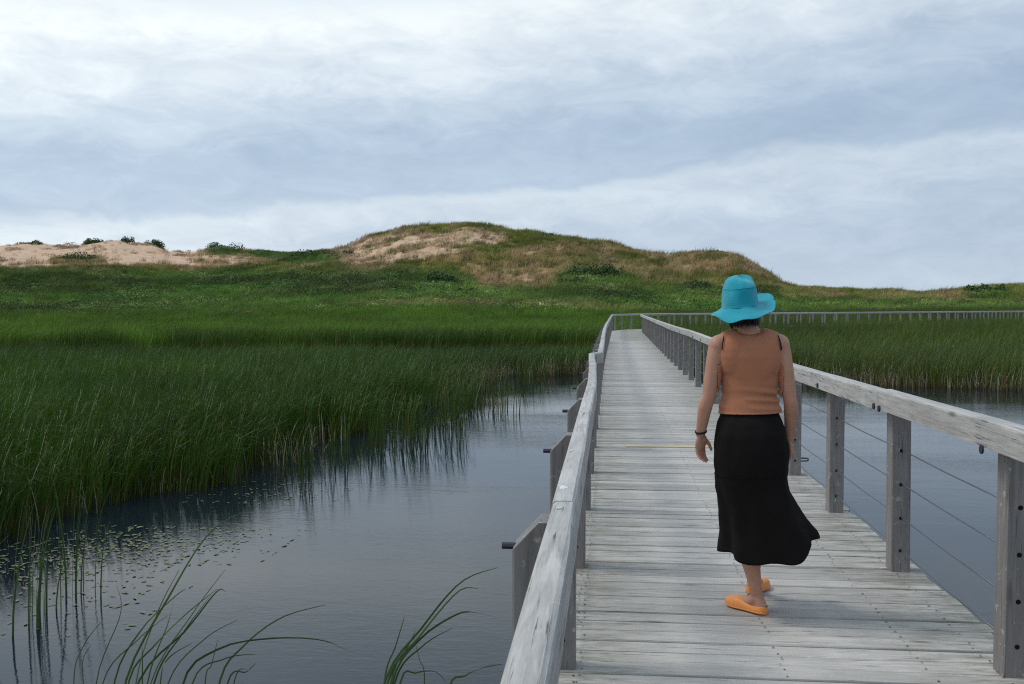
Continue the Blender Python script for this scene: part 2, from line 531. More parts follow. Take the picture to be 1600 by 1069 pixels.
def cover(X, Y, Z):
    """land cover fractions at a spot on the dunes: sand, dry, shrub (0..1)"""
    az = np.arctan2(X, Y)
    d = np.hypot(X, Y)
    px = px_of_az(az)
    py = 478 - (Z - EYE) / (d * np.maximum(np.cos(az + YAW), 0.3)) * F
    nA = vnoise(X * 0.06, Y * 0.06, 21, 4)
    nB = vnoise(X * 0.20, Y * 0.20, 33, 4)
    nC = vnoise(X * 0.55, Y * 0.55, 44, 3)
    far = d > 236
    edge_s = 421 + (nA - 0.5) * 22 + (nB - .5) * 10
    sand = np.where(far & (px < 400), np.clip((edge_s - py) / 5, 0, 1) * np.clip((350 - px + (nA - .5) * 110) / 45, 0, 1), 0)
    sand = np.maximum(sand, np.where(far & (px < 420), np.clip(blob(px, py, 350, 408, 60, 12) * .9 + (nB - .5) * 2.2, 0, 1), 0))
    sand = sand * (1 - 0.95 * np.clip(blob(px, py, 122, 408, 42, 8) * 2 - (nB - .4), 0, 1))
    dry = np.where(far & (px < 460), np.clip((430 - py) / 12, 0, 1) * np.clip((470 - px) / 70, 0, 1) * np.clip(nA * 2.2 - 0.3, 0, 1), 0)
    for (cx, cy, rx, ry, s) in ((655, 382, 110, 20, 1.0), (565, 383, 38, 14, 1.0), (735, 374, 60, 16, 1.0), (545, 407, 36, 8, 1.3), (520, 402, 18, 6, .8),
                                (610, 398, 80, 14, 1.05), (800, 440, 50, 10, .75)):
        sand = np.maximum(sand, np.clip(blob(px, py, cx, cy, rx, ry) * s + (nB - 0.55) * 2.4 + (nA - .5), 0, 1))
    hill = np.clip((px - 520) / 40, 0, 1) * np.clip((448 - py) / 14, 0, 1)
    dry = np.maximum(dry, hill * np.clip((nA - 0.54) * 4.5 + (nB - 0.5) * 1.6, 0, 1) * 0.9)
    for (cx, cy, rx, ry, s) in ((800, 436, 95, 26, 1.35), (860, 415, 60, 18, .5), (770, 405, 70, 12, .5), (690, 400, 100, 14, .8), (1000, 420, 60, 14, .35), (1120, 418, 50, 10, 1.0),
                                (930, 385, 60, 8, .6), (1290, 463, 40, 7, .8), (1255, 468, 30, 6, .8), (1500, 464, 60, 6, .9), (1400, 470, 50, 6, .3), (1040, 432, 60, 8, .3)):
        dry = np.maximum(dry, np.clip(blob(px, py, cx, cy, rx, ry) * s + (nB - 0.52) * 2.6 + (nC - .5) * .8, 0, 1))
    # foot of the slope: a thin strip of dead grass
    strip = np.clip(1 - np.abs(d - (139 + (nA - .5) * 8)) / 4.0, 0, 1) * np.clip((px - 330) / 120, 0, 1)
    dry = np.maximum(dry, strip * np.clip(nA * 3 - 0.7, 0, 1))
    green_low = np.clip((py - 418) / 14 + (nA - .5) * 1.4, 0, 1) * np.clip((760 - px) / 60, 0, 1)
    green_low = np.maximum(green_low, np.clip((py - np.where(px > 1215, 470, 447)) / 10 + (nA - .5) * 1.2, 0, 1))
    shrub = green_low
    for (cx, cy, rx, ry) in ((690, 445, 55, 16), (930, 440, 70, 18), (1080, 455, 45, 10), (480, 405, 60, 10), (1545, 465, 45, 9), (1240, 473, 120, 5), (350, 392, 35, 9), (440, 400, 60, 8)):
        shrub = np.maximum(shrub, np.clip(blob(px, py, cx, cy, rx, ry) * 1.3 + (nB - .5) * 1.2, 0, 1))
    dry = dry * (1 - np.clip(shrub * 1.1, 0, 1) * 0.9)
    dry = np.maximum(dry, strip * np.clip(nA * 3 - 0.7, 0, 1) * .9)
    sand = sand * (1 - np.clip(shrub, 0, 1) * 0.8 * np.where(far & (px < 330), 0.2, 1))
    return sand, dry, shrub, nA, nB, nC


def cover_color(X, Y, Z):
    sand, dry, shrub, nA, nB, nC = cover(X, Y, Z)
    olive = np.stack([0.165 + 0.09 * nB, 0.185 + 0.07 * nB, 0.040 + 0.012 * nB], -1)
    shr = np.stack([0.090 + 0.15 * nB * nA, 0.165 + 0.14 * nB, 0.028 + 0.016 * nA], -1) * (0.50 + 0.80 * np.clip((vnoise(X * 0.045, Y * 0.045, 77, 4) - .3) / .4, 0, 1))[..., None]
    dr = np.stack([0.42 + 0.12 * nC, 0.295 + 0.08 * nC, 0.145 + 0.04 * nC], -1)
    sd = np.stack([0.58 + 0.06 * nB, 0.40 + 0.045 * nB, 0.275 + 0.03 * nB], -1)
    c = olive * (0.78 + 0.62 * np.clip((vnoise(X * 0.07, Y * 0.07, 78, 4) - .3) / .4, 0, 1))[..., None]
    c = c * (1 - dry[..., None]) + dr * dry[..., None]
    c = c * (1 - shrub[..., None]) + shr * shrub[..., None]
    dd = np.clip(dry * 1.0, 0, 1)[..., None]
    c = c * (1 - dd * .6) + dr * dd * .6
    c = c * (1 - sand[..., None]) + sd * sand[..., None]
    return c, sand, dry, shrub


NA, ND = 560, 300
azs = np.linspace(-1.15, 1.15, NA)
ds = np.concatenate([np.linspace(20, 120, 40), np.linspace(122, 350, 215), np.linspace(354, 470, ND - 255)])
AZ, DD = np.meshgrid(azs, ds)
TX, TY = DD * np.sin(AZ), DD * np.cos(AZ)
TZ = terrain_z(TX, TY)
TZ[0, :] = -2.5
TC, _, _, _ = cover_color(TX, TY, TZ)
mud = np.clip((134 - DD) / 6, 0, 1)[..., None]
TC = TC * (1 - mud) + np.array([0.035, 0.045, 0.016]) * mud
idx = np.arange(NA * ND).reshape(ND, NA)
quads = np.stack([idx[:-1, :-1], idx[:-1, 1:], idx[1:, 1:], idx[1:, :-1]], -1).reshape(-1)
m, nt, b, out = mat_new('dune_ground')
ca_ = nd(nt, 'ShaderNodeAttribute', attribute_name='land').outputs['Color']
tc = nt.nodes.new('ShaderNodeTexCoord')
g1 = noise(nt, tc.outputs['Object'], 0.9, 6, 0.7)
g2 = noise(nt, tc.outputs['Object'], 0.16, 4, 0.6)
cc = mixc(nt, 1.0, ca_, ramp(nt, g1, [(0.3, 0.78), (0.7, 1.18)]), 'MULTIPLY')
setin(nt, b, 'Base Color', cc)
b.inputs['Roughness'].default_value = 0.95
b.inputs['Specular IOR Level'].default_value = 0.1
bump(nt, b, g1, 0.5, 0.5)
tme = np_mesh('hills', np.stack([TX, TY, TZ], -1).reshape(-1, 3), quads, 4, m,
              {'land': ('FLOAT_COLOR', np.concatenate([TC.reshape(-1, 3), np.ones((NA * ND, 1))], 1))}, True)
hills = link_mesh('hills', tme)
tag(hills, 'grassy sand dunes rising behind the marsh', kind='structure')


# water: one sheet out to the horizon
def water_material():
    m, nt, b, out = mat_new('pond_water')
    tc = nt.nodes.new('ShaderNodeTexCoord')
    p = tc.outputs['Object']
    n1 = noise(nt, mapping(nt, p, (1.0, 2.3, 1.0), rot=(0, 0, 0.12)), 2.4, 4, 0.6, 0.6)
    n2 = noise(nt, mapping(nt, p, (1.2, 2.8, 1.0), (3, 7, 0), (0, 0, -0.15)), 8.0, 4, 0.6, 0.4)
    calm = noise(nt, mapping(nt, p, (0.12, 0.35, 1)), 1.0, 3, 0.5)
    h = mth(nt, 'ADD', mth(nt, 'MULTIPLY', n1, 0.55), mth(nt, 'MULTIPLY', n2, 0.34))
    h = mth(nt, 'MULTIPLY', h, ramp(nt, calm, [(0.35, 0.3), (0.50, 0.8), (0.66, 1.7)]))
    # the reed bed on the left damps the ripples along its edge
    sp = nt.nodes.new('ShaderNodeSeparateXYZ')
    nt.links.new(p, sp.inputs[0])
    out_m = mth(nt, 'ADD', sp.outputs[0], mth(nt, 'SUBTRACT', 7.6, mth(nt, 'MULTIPLY', sp.outputs[1], 0.13)))
    out_m = mth(nt, 'ADD', out_m, mth(nt, 'MULTIPLY', mth(nt, 'SUBTRACT', calm, 0.5), 2.0))
    h = mth(nt, 'MULTIPLY', h, ramp(nt, mth(nt, 'MULTIPLY', out_m, 0.2), [(0.20, 0.28), (0.85, 1.0)]))
    murk = noise(nt, p, 0.5, 4)
    setin(nt, b, 'Base Color', mixc(nt, murk, (0.006, 0.011, 0.017), (0.009, 0.016, 0.023)))
    b.inputs['Roughness'].default_value = 0.03
    b.inputs['IOR'].default_value = 1.333
    bump(nt, b, h, 0.5, 0.011)
    return m


M['water'] = water_material()
wb = bmesh.new()
bmesh.ops.create_circle(wb, cap_ends=True, segments=64, radius=6000)
pond = bm_obj('water', wb, M['water'])
pond.location = (0, 0, WATER)
for p_ in pond.data.polygons:
    if p_.normal.z < 0:
        pond.data.flip_normals()
        break
tag(pond, 'dark rippled pond water', kind='structure')

# ------------------------------------------------------------------ boardwalk path
HEAD = R(45)
RB = 14.0
PATH = []          # (x, y, heading) sampled every 0.02 m along the middle of the deck


def build_path():
    x, y, h, s = 0.772, -4.0, 0.0, 0.0
    st = 0.02
    bend0 = 62.0
    while s < 160:
        PATH.append((x, y, h))
        if y < bend0 and h < 0.2:
            h = 0.0 if y < 22 else 0.0075 * min(1, (y - 22) / 10)
        elif h < HEAD:
            h += st / RB
        x += math.sin(h) * st
        y += math.cos(h) * st
        s += st


build_path()


def on_path(s, off=0.0):
    i = min(max(int(round(s / 0.02)), 0), len(PATH) - 1)
    x, y, h = PATH[i]
    return Vector((x + math.cos(h) * off, y - math.sin(h) * off, 0)), h


PITCHP = 0.146
HALF = 1.10
boardwalk = empty('boardwalk', (0.755, 0, 0))
tag(boardwalk, 'weathered grey plank boardwalk running over the pond to a right-hand bend', kind='structure')


def child(o, root):
    o.parent = root
    o.matrix_parent_inverse = Matrix.Translation(-Vector(root.location))
    return o


def plank_mesh(k):
    bm = bmesh.new()
    prof = [(-0.0682, -0.04), (-0.0682, -0.007), (-0.0655, 0.0), (0.0655, 0.0), (0.0682, -0.007), (0.0682, -0.04)]
    L = HALF + random.uniform(-0.012, 0.012)
    n = 3
    rings = []
    for i in range(n):
        x = -L + 2 * L * i / (n - 1)
        rings.append([bm.verts.new((x, a + random.uniform(-1, 1) * 0.0012, c + random.uniform(-1, 1) * 0.0012)) for a, c in prof])
    for a, c in zip(rings, rings[1:]):
        for j in range(6):
            bm.faces.new((a[j], a[(j + 1) % 6], c[(j + 1) % 6], c[j]))
    bm.faces.new(rings[0][::-1])
    bm.faces.new(rings[-1])
    bmesh.ops.recalc_face_normals(bm, faces=bm.faces)
    me = bpy.data.meshes.new('plank')
    bm.to_mesh(me)
    bm.free()
    me.materials.append(M['plank'])
    return me


PLANKS = [plank_mesh(k) for k in range(9)]
n_pl = 0
s = 4.0 + 1.6
nails = bmesh.new()
NEWPLANK_S = 4.0 + 11.35
while n_pl < 300:
    p, h = on_path(s)
    o = bpy.data.objects.new('plank', random.choice(PLANKS))
    COL.objects.link(o)
    o.location = (p.x + random.uniform(-.008, .008), p.y, random.uniform(-0.002, 0.002))
    o.rotation_euler = (random.uniform(-.006, .006), 0, -h + random.uniform(-.0015, .0015))
    child(o, boardwalk)
    n_pl += 1
    if s < 4 + 16:
        for fx in (-0.93, -0.90, 0.0, 0.62, 0.93):
            for a in (-0.035, 0.035):
                if random.random() < 0.8:
                    bmesh.ops.create_circle(nails, cap_ends=True, segments=6, radius=random.uniform(.004, .007),
                                            matrix=Matrix.Translation((p.x + fx + random.uniform(-.012, .012), p.y + a + random.uniform(-.01, .01), 0.0045)))
    s += PITCHP
far_s = s
nl = bm_obj('nail_heads', nails, M['nail'])
child(nl, boardwalk)
tag(nl, 'dark nail heads set into the near planks', kind='stuff')
# one newer board let into the deck
pp, hh = on_path(NEWPLANK_S)
nb = bmesh.new()
box_bm(nb, (-0.55, -0.062, 0.0), (0.55, 0.062, 0.008))
np_ = bm_obj('plank', nb, M['new_plank'])
np_.location = (pp.x - 0.03, pp.y, 0.003)
child(np_, boardwalk)
tag(np_, 'pale yellow newer board let into the grey deck')
# planks beyond the 300 nearest: one joined part
fb = bmesh.new()
while s < 158:
    p, h = on_path(s)
    vs = box_bm(fb, (-HALF, -0.069, -0.04), (HALF, 0.069, random.uniform(-0.003, 0.003)))
    bmesh.ops.transform(fb, matrix=Matrix.Translation(p) @ Matrix.Rotation(-h, 4, 'Z'), verts=vs)
    s += PITCHP
fo = bm_obj('planks_far', fb, M['plank'])
child(fo, boardwalk)
tag(fo, kind='stuff')
# beams under the deck
for off in (-0.92, 0.0, 0.92):
    bb = bmesh.new()
    rings = []
    ss = 3.0
    while ss < 158:
        rr = []
        for do, dz in ((-.045, -.28), (.045, -.28), (.045, -.046), (-.045, -.046)):
            q, h = on_path(ss, off + do)
            rr.append(bb.verts.new((q.x, q.y, dz)))
        rings.append(rr)
        ss += 2.0 if (ss < 60 or ss > 82) else 0.8
    for a, c in zip(rings, rings[1:]):
        for j in range(4):
            bb.faces.new((a[j], a[(j + 1) % 4], c[(j + 1) % 4], c[j]))
    bb.faces.new(rings[0])
    bb.faces.new(rings[-1][::-1])
    child(bm_obj('beam', bb, M['beam']), boardwalk)
pbm = bmesh.new()
tube_bm(pbm, [(0, 0, -1.6), (0, 0, -0.3)], [0.10, 0.10], 8)
pile0 = bm_obj('pile', pbm, M['pile'])
pile0.data.name = 'pile'
first = True
ss = 4 + 2.6
while ss < 150:
    for off in (-0.92, 0.92):
        q, h = on_path(ss, off)
        o = pile0 if first else pile0.copy()
        if not first:
            COL.objects.link(o)
        first = False
        o.location = (q.x, q.y, 0)
        child(o, boardwalk)
    ss += 3.44

# ------------------------------------------------------------------ railings
BAY = 1.72
ZT = 1.075


def post_mesh(side):
    """post local: x outward, y along the walk; outer top corner cut at a slant"""
    bm = bmesh.new()
    w, dpt, top = 0.112, 0.06, 1.035
    prof = [(0.0, -0.30), (w, -0.30), (w, top - 0.075), (w - 0.07, top), (0.0, top)]
    a = [bm.verts.new((x * side, -dpt, z)) for x, z in prof]
    c = [bm.verts.new((x * side, dpt, z)) for x, z in prof]
    n = len(prof)
    bm.faces.new(a)
    bm.faces.new(c[::-1])
    for j in range(n):
        bm.faces.new((a[j], c[j], c[(j + 1) % n], a[(j + 1) % n]))
    bmesh.ops.recalc_face_normals(bm, faces=bm.faces)
    bmesh.ops.bevel(bm, geom=[e for e in bm.edges if abs(e.verts[0].co.z - e.verts[1].co.z) > 0.5], offset=0.006, segments=1, affect='EDGES')
    me = bpy.data.meshes.new('post')
    bm.to_mesh(me)
    bm.free()
    me.materials.append(M['post'])
    return me


def cyl_mesh(name, r, l, axis, mat, seg=8):
    bm = bmesh.new()
    e = Vector((0, 0, 0))
    e[axis] = l
    tube_bm(bm, [(0, 0, 0), tuple(e)], [r, r], seg)
    bmesh.ops.recalc_face_normals(bm, faces=bm.faces)
    me = bpy.data.meshes.new(name)
    bm.to_mesh(me)
    bm.free()
    me.materials.append(mat)
    return me


HOLE = cyl_mesh('cable_hole', 0.0108, 0.1224, 1, M['hole'], 10)
BOLT = cyl_mesh('bolt', 0.0095, 0.036, 0, M['black_metal'], 8)
BOLTHEAD = cyl_mesh('bolt_head', 0.02, 0.008, 0, M['black_metal'], 10)
CABZ = (0.737, 0.533, 0.33, 0.134)

# rail centre lines: measured sideways wander and height of each joint (y, dx, dz)
WANDER_L = [(-4, 0, 0.0), (7, 0.0, 0.0), (9, -0.03, 0.0), (11.6, -0.085, -0.005), (11.62, 0.012, -0.012), (15, 0.01, -0.015), (23, 0.0, 0.0), (160, 0, 0)]
WANDER_R = [(-4, 0, 0.03), (4.5, 0.0, 0.03), (9, 0.0, 0.0), (17, 0.02, 0.0), (21, 0.03, 0.012), (26, -0.01, 0.006), (36, 0.0, 0.0), (160, 0, 0)]


def wander(tab, y):
    ys = [t[0] for t in tab]
    return np.interp(y, ys, [t[1] for t in tab]), np.interp(y, ys, [t[2] for t in tab])


def rail_profile(w=0.104, h=0.122):
    a = w / 2
    pts = [(-a, -h), (a, -h), (a, -0.016), (a - 0.003, -0.007), (a - 0.011, -0.001), (0, 0.0), (-a + 0.011, -0.001), (-a + 0.003, -0.007), (-a, -0.016)]
    return pts


def make_railing(side, s_first, label):
    """side -1 = left of the walk, +1 = right"""
    inner = 0.918
    root = empty('railing', on_path(s_first, side * inner)[0])
    tag(root, label, 'railing', 'railings along the boardwalk')
    tab = WANDER_L if side < 0 else WANDER_R
    pm = post_mesh(side)
    posts = []
    s = s_first
    k = 0
    while s < 155:
        q, h = on_path(s, side * inner)
        o = bpy.data.objects.new('post', pm)
        COL.objects.link(o)
        o.location = (q.x, q.y, random.uniform(-.006, .004))
        o.rotation_euler = (random.uniform(-.008, .008), random.uniform(-.006, .006), -h)
        child(o, root)
        posts.append((s, q, h))
        dist = s - 4
        if dist < 34:
            for z in CABZ:
                c = bpy.data.objects.new('cable_hole', HOLE)
                COL.objects.link(c)
                c.location = (0.055 * side, -0.0612, z)
                c.parent = o
            bo = bpy.data.objects.new('bolt', BOLT)
            COL.objects.link(bo)
            bo.location = (0.109 if side > 0 else -0.145, 0.0, 0.958)
            bo.parent = o
        if side > 0 and abs(dist - 9.4) < 0.6:
            eb = bmesh.new()
            tube_bm(eb, [(0.108, 0.0, 0.15), (0.17, 0.0, 0.15), (0.188, 0.0, 0.143), (0.19, 0.0, 0.132), (0.175, 0.0, 0.124), (0.12, 0, 0.122)], 0.007, 6)
            eo = bm_obj('hook_bolt', eb, M['black_metal'])
            eo.parent = o
        s += BAY
        k += 1
    # timber rails, two bays each, bolted to the inner face of the posts
    rw = 0.068 if side < 0 else 0.092
    prof = rail_profile(rw)
    s = s_first - 2 * BAY if side < 0 else s_first - BAY
    j = 0
    while s < 153:
        s1 = s + 2 * BAY
        gap = 0.003
        bm = bmesh.new()
        n = 9
        rings = []
        jx, jz = random.uniform(-.004, .004), random.uniform(-.005, .005)
        for i in range(n):
            sv = s + gap + (s1 - s - 2 * gap) * i / (n - 1)
            yv = on_path(sv)[0].y
            dx, dz = wander(tab, yv) if sv < 60 else (0, 0)
            mid = side * (inner - rw / 2 + 0.012)
            ring = []
            for kx, (a, z) in enumerate(prof):
                r1 = mnoise.noise(Vector((sv * 1.1, kx * 0.7, side * 5 + 3))) * 0.004
                q, h = on_path(sv, mid + dx * 1.0 + jx + a + (r1 if abs(a) > rw * .4 and z > -.1 else 0))
                ring.append(bm.verts.new((q.x, q.y, ZT + dz + jz + z + (r1 if z > -.1 else 0))))
            rings.append(ring)
        m_ = len(prof)
        for a, c in zip(rings, rings[1:]):
            for q in range(m_):
                bm.faces.new((a[q], a[(q + 1) % m_], c[(q + 1) % m_], c[q]))
        bm.faces.new(rings[0][::-1])
        bm.faces.new(rings[-1])
        o = bm_obj('rail', bm, M['rail'], None, True)
        for p_ in o.data.polygons:
            p_.use_smooth = False
        # origin of each rail in its own place, so every timber has its own grain
        c0 = on_path((s + s1) / 2, side * inner)[0]
        o.data.transform(Matrix.Translation(-c0))
        o.location = c0
        child(o, root)
        if s < 30 and side > 0:
            for sv in (s + 0.06, s1 - 0.06, (s + s1) / 2):
                dx, dz = wander(tab, on_path(sv)[0].y)
                q, h = on_path(sv, side * (inner - rw + .012) + dx + (0 if side < 0 else -0.008) + (0.0 if side > 0 else 0.001))
                bh = bpy.data.objects.new('bolt_head', BOLTHEAD)
                COL.objects.link(bh)
                bh.location = Vector((q.x, q.y, 0.985 + random.uniform(-.01, .01))) - c0
                bh.parent = o
        s = s1
        j += 1
    # four wire cables threaded through the posts
    for z in CABZ:
        bm = bmesh.new()
        pts = []
        for i, (sv, q, h) in enumerate(posts):
            q2, _ = on_path(sv, side * (inner + 0.055))
            pts.append((q2.x, q2.y, z))
            if i + 1 < len(posts):
                q3, _ = on_path(sv + BAY / 2, side * (inner + 0.055))
                pts.append((q3.x, q3.y, z - random.uniform(.002, .008)))
        tube_bm(bm, pts, 0.0042, 5)
        child(bm_obj('cable', bm, M['steel'], None, True), root)
    return root


rail_left = make_railing(-1, 4 + 2.66, 'left wooden railing with chamfered posts and outer bolts, nearest the camera')
rail_right = make_railing(1, 4 + 4.48, 'right wooden railing with four wire cables beside the walking woman')

# bird droppings on the left rail
for (yv, n, r, lab) in ((2.86, 9, .010, 1), (2.55, 3, .005, 2), (3.6, 3, .006, 3), (6.4, 4, .006, 4)):
    db = bmesh.new()
    for i in range(n):
        a = random.uniform(0, 6.28)
        rr = random.uniform(0, r * 1.9)
        ell_bm(db, (math.cos(a) * rr, math.sin(a) * rr * 1.6, 0), (random.uniform(.3, 1) * r, random.uniform(.4, 1.2) * r, .003), 8, 5)
    o = bm_obj('bird_dropping', db, M['dropping'], None, True)
    o.location = on_path(yv + 4, -0.898)[0] + Vector((random.uniform(-.015, .015), 0, ZT + 0.001))
    child(o, rail_left)

# ------------------------------------------------------------------ vegetation sources
def blades_mesh(name, n, hmin, hmax, width, spread, lean, bend, seg=4, mat=None, seed=0, dead=0.06, wind=(1.0, 0.15), top_droop=0.5):
    """a tuft of n tapering leaf blades as one mesh"""
    r = np.random.default_rng(seed)
    V, Fc, tone, hf = [], [], [], []
    for k in range(n):
        h = r.uniform(hmin, hmax)
        a = r.uniform(0, 2 * math.pi)
        rad = spread * math.sqrt(r.uniform(0, 1))
        bx, by = math.cos(a) * rad, math.sin(a) * rad
        da = r.uniform(0, 2 * math.pi)
        ln = r.normal(0, lean)
        dx, dy = math.cos(da) * ln + wind[0] * bend * r.uniform(.3, 1.3), math.sin(da) * ln + wind[1] * bend * r.uniform(.3, 1.3)
        fa = r.uniform(0, math.pi)
        wx, wy = math.cos(fa), math.sin(fa)
        w = width * r.uniform(.7, 1.25)
        dead_or_glint = r.uniform() < dead
        tn = (1.0 if r.uniform() < .35 else 0.965) if dead_or_glint else r.uniform(0, 0.9)  # top tone picks the painted glint, the lower one dead brown
        droop = top_droop * r.uniform(0, 1) ** 2.2
        i0 = len(V)
        kink = r.uniform(.55, .9)
        for s in range(seg + 1):
            t = s / seg
            bendt = t * t
            x = bx + dx * h * bendt
            y = by + dy * h * bendt
            z = h * t
            if t > kink:
                q = (t - kink) / (1 - kink)
                x += dx * droop * h * q * 1.2
                y += dy * droop * h * q
                z -= droop * h * q * q * 0.35
            ww = w * (1 - t) ** 0.6 * 0.5 + 0.0008
            V.append((x - wx * ww, y - wy * ww, z))
            V.append((x + wx * ww, y + wy * ww, z))
            tone += [tn, tn]
            hf += [t, t]
        for s in range(seg):
            b = i0 + 2 * s
            Fc += [b, b + 1, b + 3, b + 2]
    me = np_mesh(name, np.array(V), Fc, 4, mat, {'tone': ('FLOAT', np.array(tone)), 'hfrac': ('FLOAT', np.array(hf))})
    return me


def clump_mesh(name, n, rx, rz, leaf, seed, mat):
    """leafy shrub clump: many leaf faces through a low dome"""
    r = np.random.default_rng(seed)
    V, Fc, tone = [], [], []
    for k in range(n):
        u = r.normal(size=3)
        u /= np.linalg.norm(u)
        u[2] = abs(u[2])
        q = r.uniform(.45, 1.0) ** .5
        bumpy = 1 + .28 * math.sin(u[0] * 5 + seed) * math.cos(u[1] * 4.3 + seed * 2)
        c = np.array([u[0] * rx * q * bumpy, u[1] * rx * q * bumpy, u[2] * rz * q * bumpy])
        nrm = u + r.normal(0, .6, 3)
        nrm /= np.linalg.norm(nrm)
        a = np.cross(nrm, r.normal(size=3))
        a /= np.linalg.norm(a)
        b = np.cross(nrm, a)
        s = leaf * r.uniform(.6, 1.3)
        i0 = len(V)
        V += [tuple(c - a * s), tuple(c + b * s * .55), tuple(c + a * s), tuple(c - b * s * .55)]
        Fc += [i0, i0 + 1, i0 + 2, i0 + 3]
        tone += [float(np.clip(r.normal(.45, .22), 0, .92))] * 4
    return np_mesh(name, np.array(V), Fc, 4, mat, {'tone': ('FLOAT', np.array(tone))})


def source_set(prefix, meshes):
    c = bpy.data.collections.new(prefix)
    for i, me in enumerate(meshes):
        o = bpy.data.objects.new(f'{prefix}_tuft', me)
        c.objects.link(o)
    return c


def scatter(name, P, rotz, scale, tint, pick, src, tilt=None):
    """instance tufts on points (uncountable ground cover)"""
    n = len(P)
    rot = np.zeros((n, 3))
    rot[:, 2] = rotz
    if tilt is not None:
        rot[:, :2] = tilt
    me = bpy.data.meshes.new(name)
    me.vertices.add(n)
    me.vertices.foreach_set('co', np.asarray(P, dtype=np.float32).ravel())
    for k, typ, data, key in (('rot', 'FLOAT_VECTOR', rot, 'vector'), ('scl', 'FLOAT_VECTOR', scale, 'vector'),
                              ('tint', 'FLOAT_COLOR', np.concatenate([tint, np.ones((n, 1))], 1), 'color'), ('pick', 'INT', pick, 'value')):
        a = me.attributes.new(k, typ, 'POINT')
        a.data.foreach_set(key, np.asarray(data, dtype=np.int32 if typ == 'INT' else np.float32).ravel())
    o = link_mesh(name, me)
    ng = bpy.data.node_groups.new(name + '_scatter', 'GeometryNodeTree')
    ng.interface.new_socket('Geometry', in_out='INPUT', socket_type='NodeSocketGeometry')
    ng.interface.new_socket('Geometry', in_out='OUTPUT', socket_type='NodeSocketGeometry')
    gi, go = ng.nodes.new('NodeGroupInput'), ng.nodes.new('NodeGroupOutput')
    ci = ng.nodes.new('GeometryNodeCollectionInfo')
    ci.inputs['Collection'].default_value = src
    ci.inputs['Separate Children'].default_value = True
    ci.inputs['Reset Children'].default_value = True
    ip = ng.nodes.new('GeometryNodeInstanceOnPoints')
    ip.inputs['Pick Instance'].default_value = True

    def attr(nm, typ):
        a = ng.nodes.new('GeometryNodeInputNamedAttribute')
        a.data_type = typ
        a.inputs['Name'].default_value = nm
        return a.outputs['Attribute']
    L = ng.links.new
    L(gi.outputs[0], ip.inputs['Points'])
    L(ci.outputs[0], ip.inputs['Instance'])
    L(attr('rot', 'FLOAT_VECTOR'), ip.inputs['Rotation'])
    L(attr('scl', 'FLOAT_VECTOR'), ip.inputs['Scale'])
    L(attr('pick', 'INT'), ip.inputs['Instance Index'])
    L(ip.outputs[0], go.inputs[0])
    md = o.modifiers.new('scatter', 'NODES')
    md.node_group = ng
    return o


REEDS = source_set('reed', [blades_mesh('reed', 16, .85, 1.32, .013, .26, .10, .20, 5, M['reed'], 100 + i, dead=.05, top_droop=.85) for i in range(7)])
REEDS_FAR = source_set('reed_far', [blades_mesh('reed_far', 22, .85, 1.30, .026, .55, .10, .20, 4, M['reed'], 200 + i, dead=.05) for i in range(5)])
BROWN = source_set('dead_reed', [blades_mesh('dead_reed', 14, .25, .75, .014, .28, .30, .10, 4, M['reed'], 300 + i, dead=.75, top_droop=.9) for i in range(4)])
GRASS = source_set('dune_grass', [blades_mesh('dune_grass', 26, .35, .95, .035, .55, .22, .22, 3, M['grass'], 400 + i, dead=0) for i in range(5)])
LEAFY = source_set('leafy', [clump_mesh('leafy', 110, .85, .60, .085, 500 + i, M['leafy']) for i in range(5)])


# ------------------------------------------------------------------ reed beds
def pts_px(lst):
    return [tuple(ground(x, y, WATER)[:2]) for x, y in lst]


SHORE_L = [(-16, 4.5), (-9.5, 7.0)] + pts_px([(0, 872), (60, 838), (110, 812), (200, 790), (300, 772), (400, 750), (500, 718), (560, 692),
           (620, 660), (690, 634), (745, 616), (765, 600), (795, 590), (860, 588), (915, 586)]) + [(-0.62, 37)]
SHORE_R = [(2.25, 36.5)] + pts_px([(1235, 594), (1300, 602), (1400, 607), (1500, 609), (1600, 613)]) + [(20, 24), (40, 17)]


def inside(poly, X, Y):
    c = np.zeros(X.shape, bool)
    n = len(poly)
    for i in range(n):
        x1, y1 = poly[i]
        x2, y2 = poly[(i + 1) % n]
        cond = ((y1 > Y) != (y2 > Y))
        with np.errstate(divide='ignore', invalid='ignore'):
            xi = (x2 - x1) * (Y - y1) / (y2 - y1) + x1
        c ^= cond & (X < xi)
    return c


def dist_poly(line, X, Y):
    dm = np.full(X.shape, 1e9)
    for (x1, y1), (x2, y2) in zip(line, line[1:]):
        dx, dy = x2 - x1, y2 - y1
        t = np.clip(((X - x1) * dx + (Y - y1) * dy) / (dx * dx + dy * dy), 0, 1)
        dm = np.minimum(dm, np.hypot(X - x1 - t * dx, Y - y1 - t * dy))
    return dm


POLY_L = SHORE_L + [(-0.45, 62), (0.3, 70), (2.5, 76.5), (40, 115), (48, 133), (-110, 133), (-80, 20)]
POLY_R = SHORE_R + [(90, 60), (95, 125), (58, 120), (7.8, 70.5), (3.6, 66.5), (2.35, 58), (2.15, 45)]
POLY_RB = [(4.2, 77.8), (50, 123.5), (95, 128), (60, 136), (3, 133)]
path_xy = [(a[0], a[1]) for a in PATH[::100]]


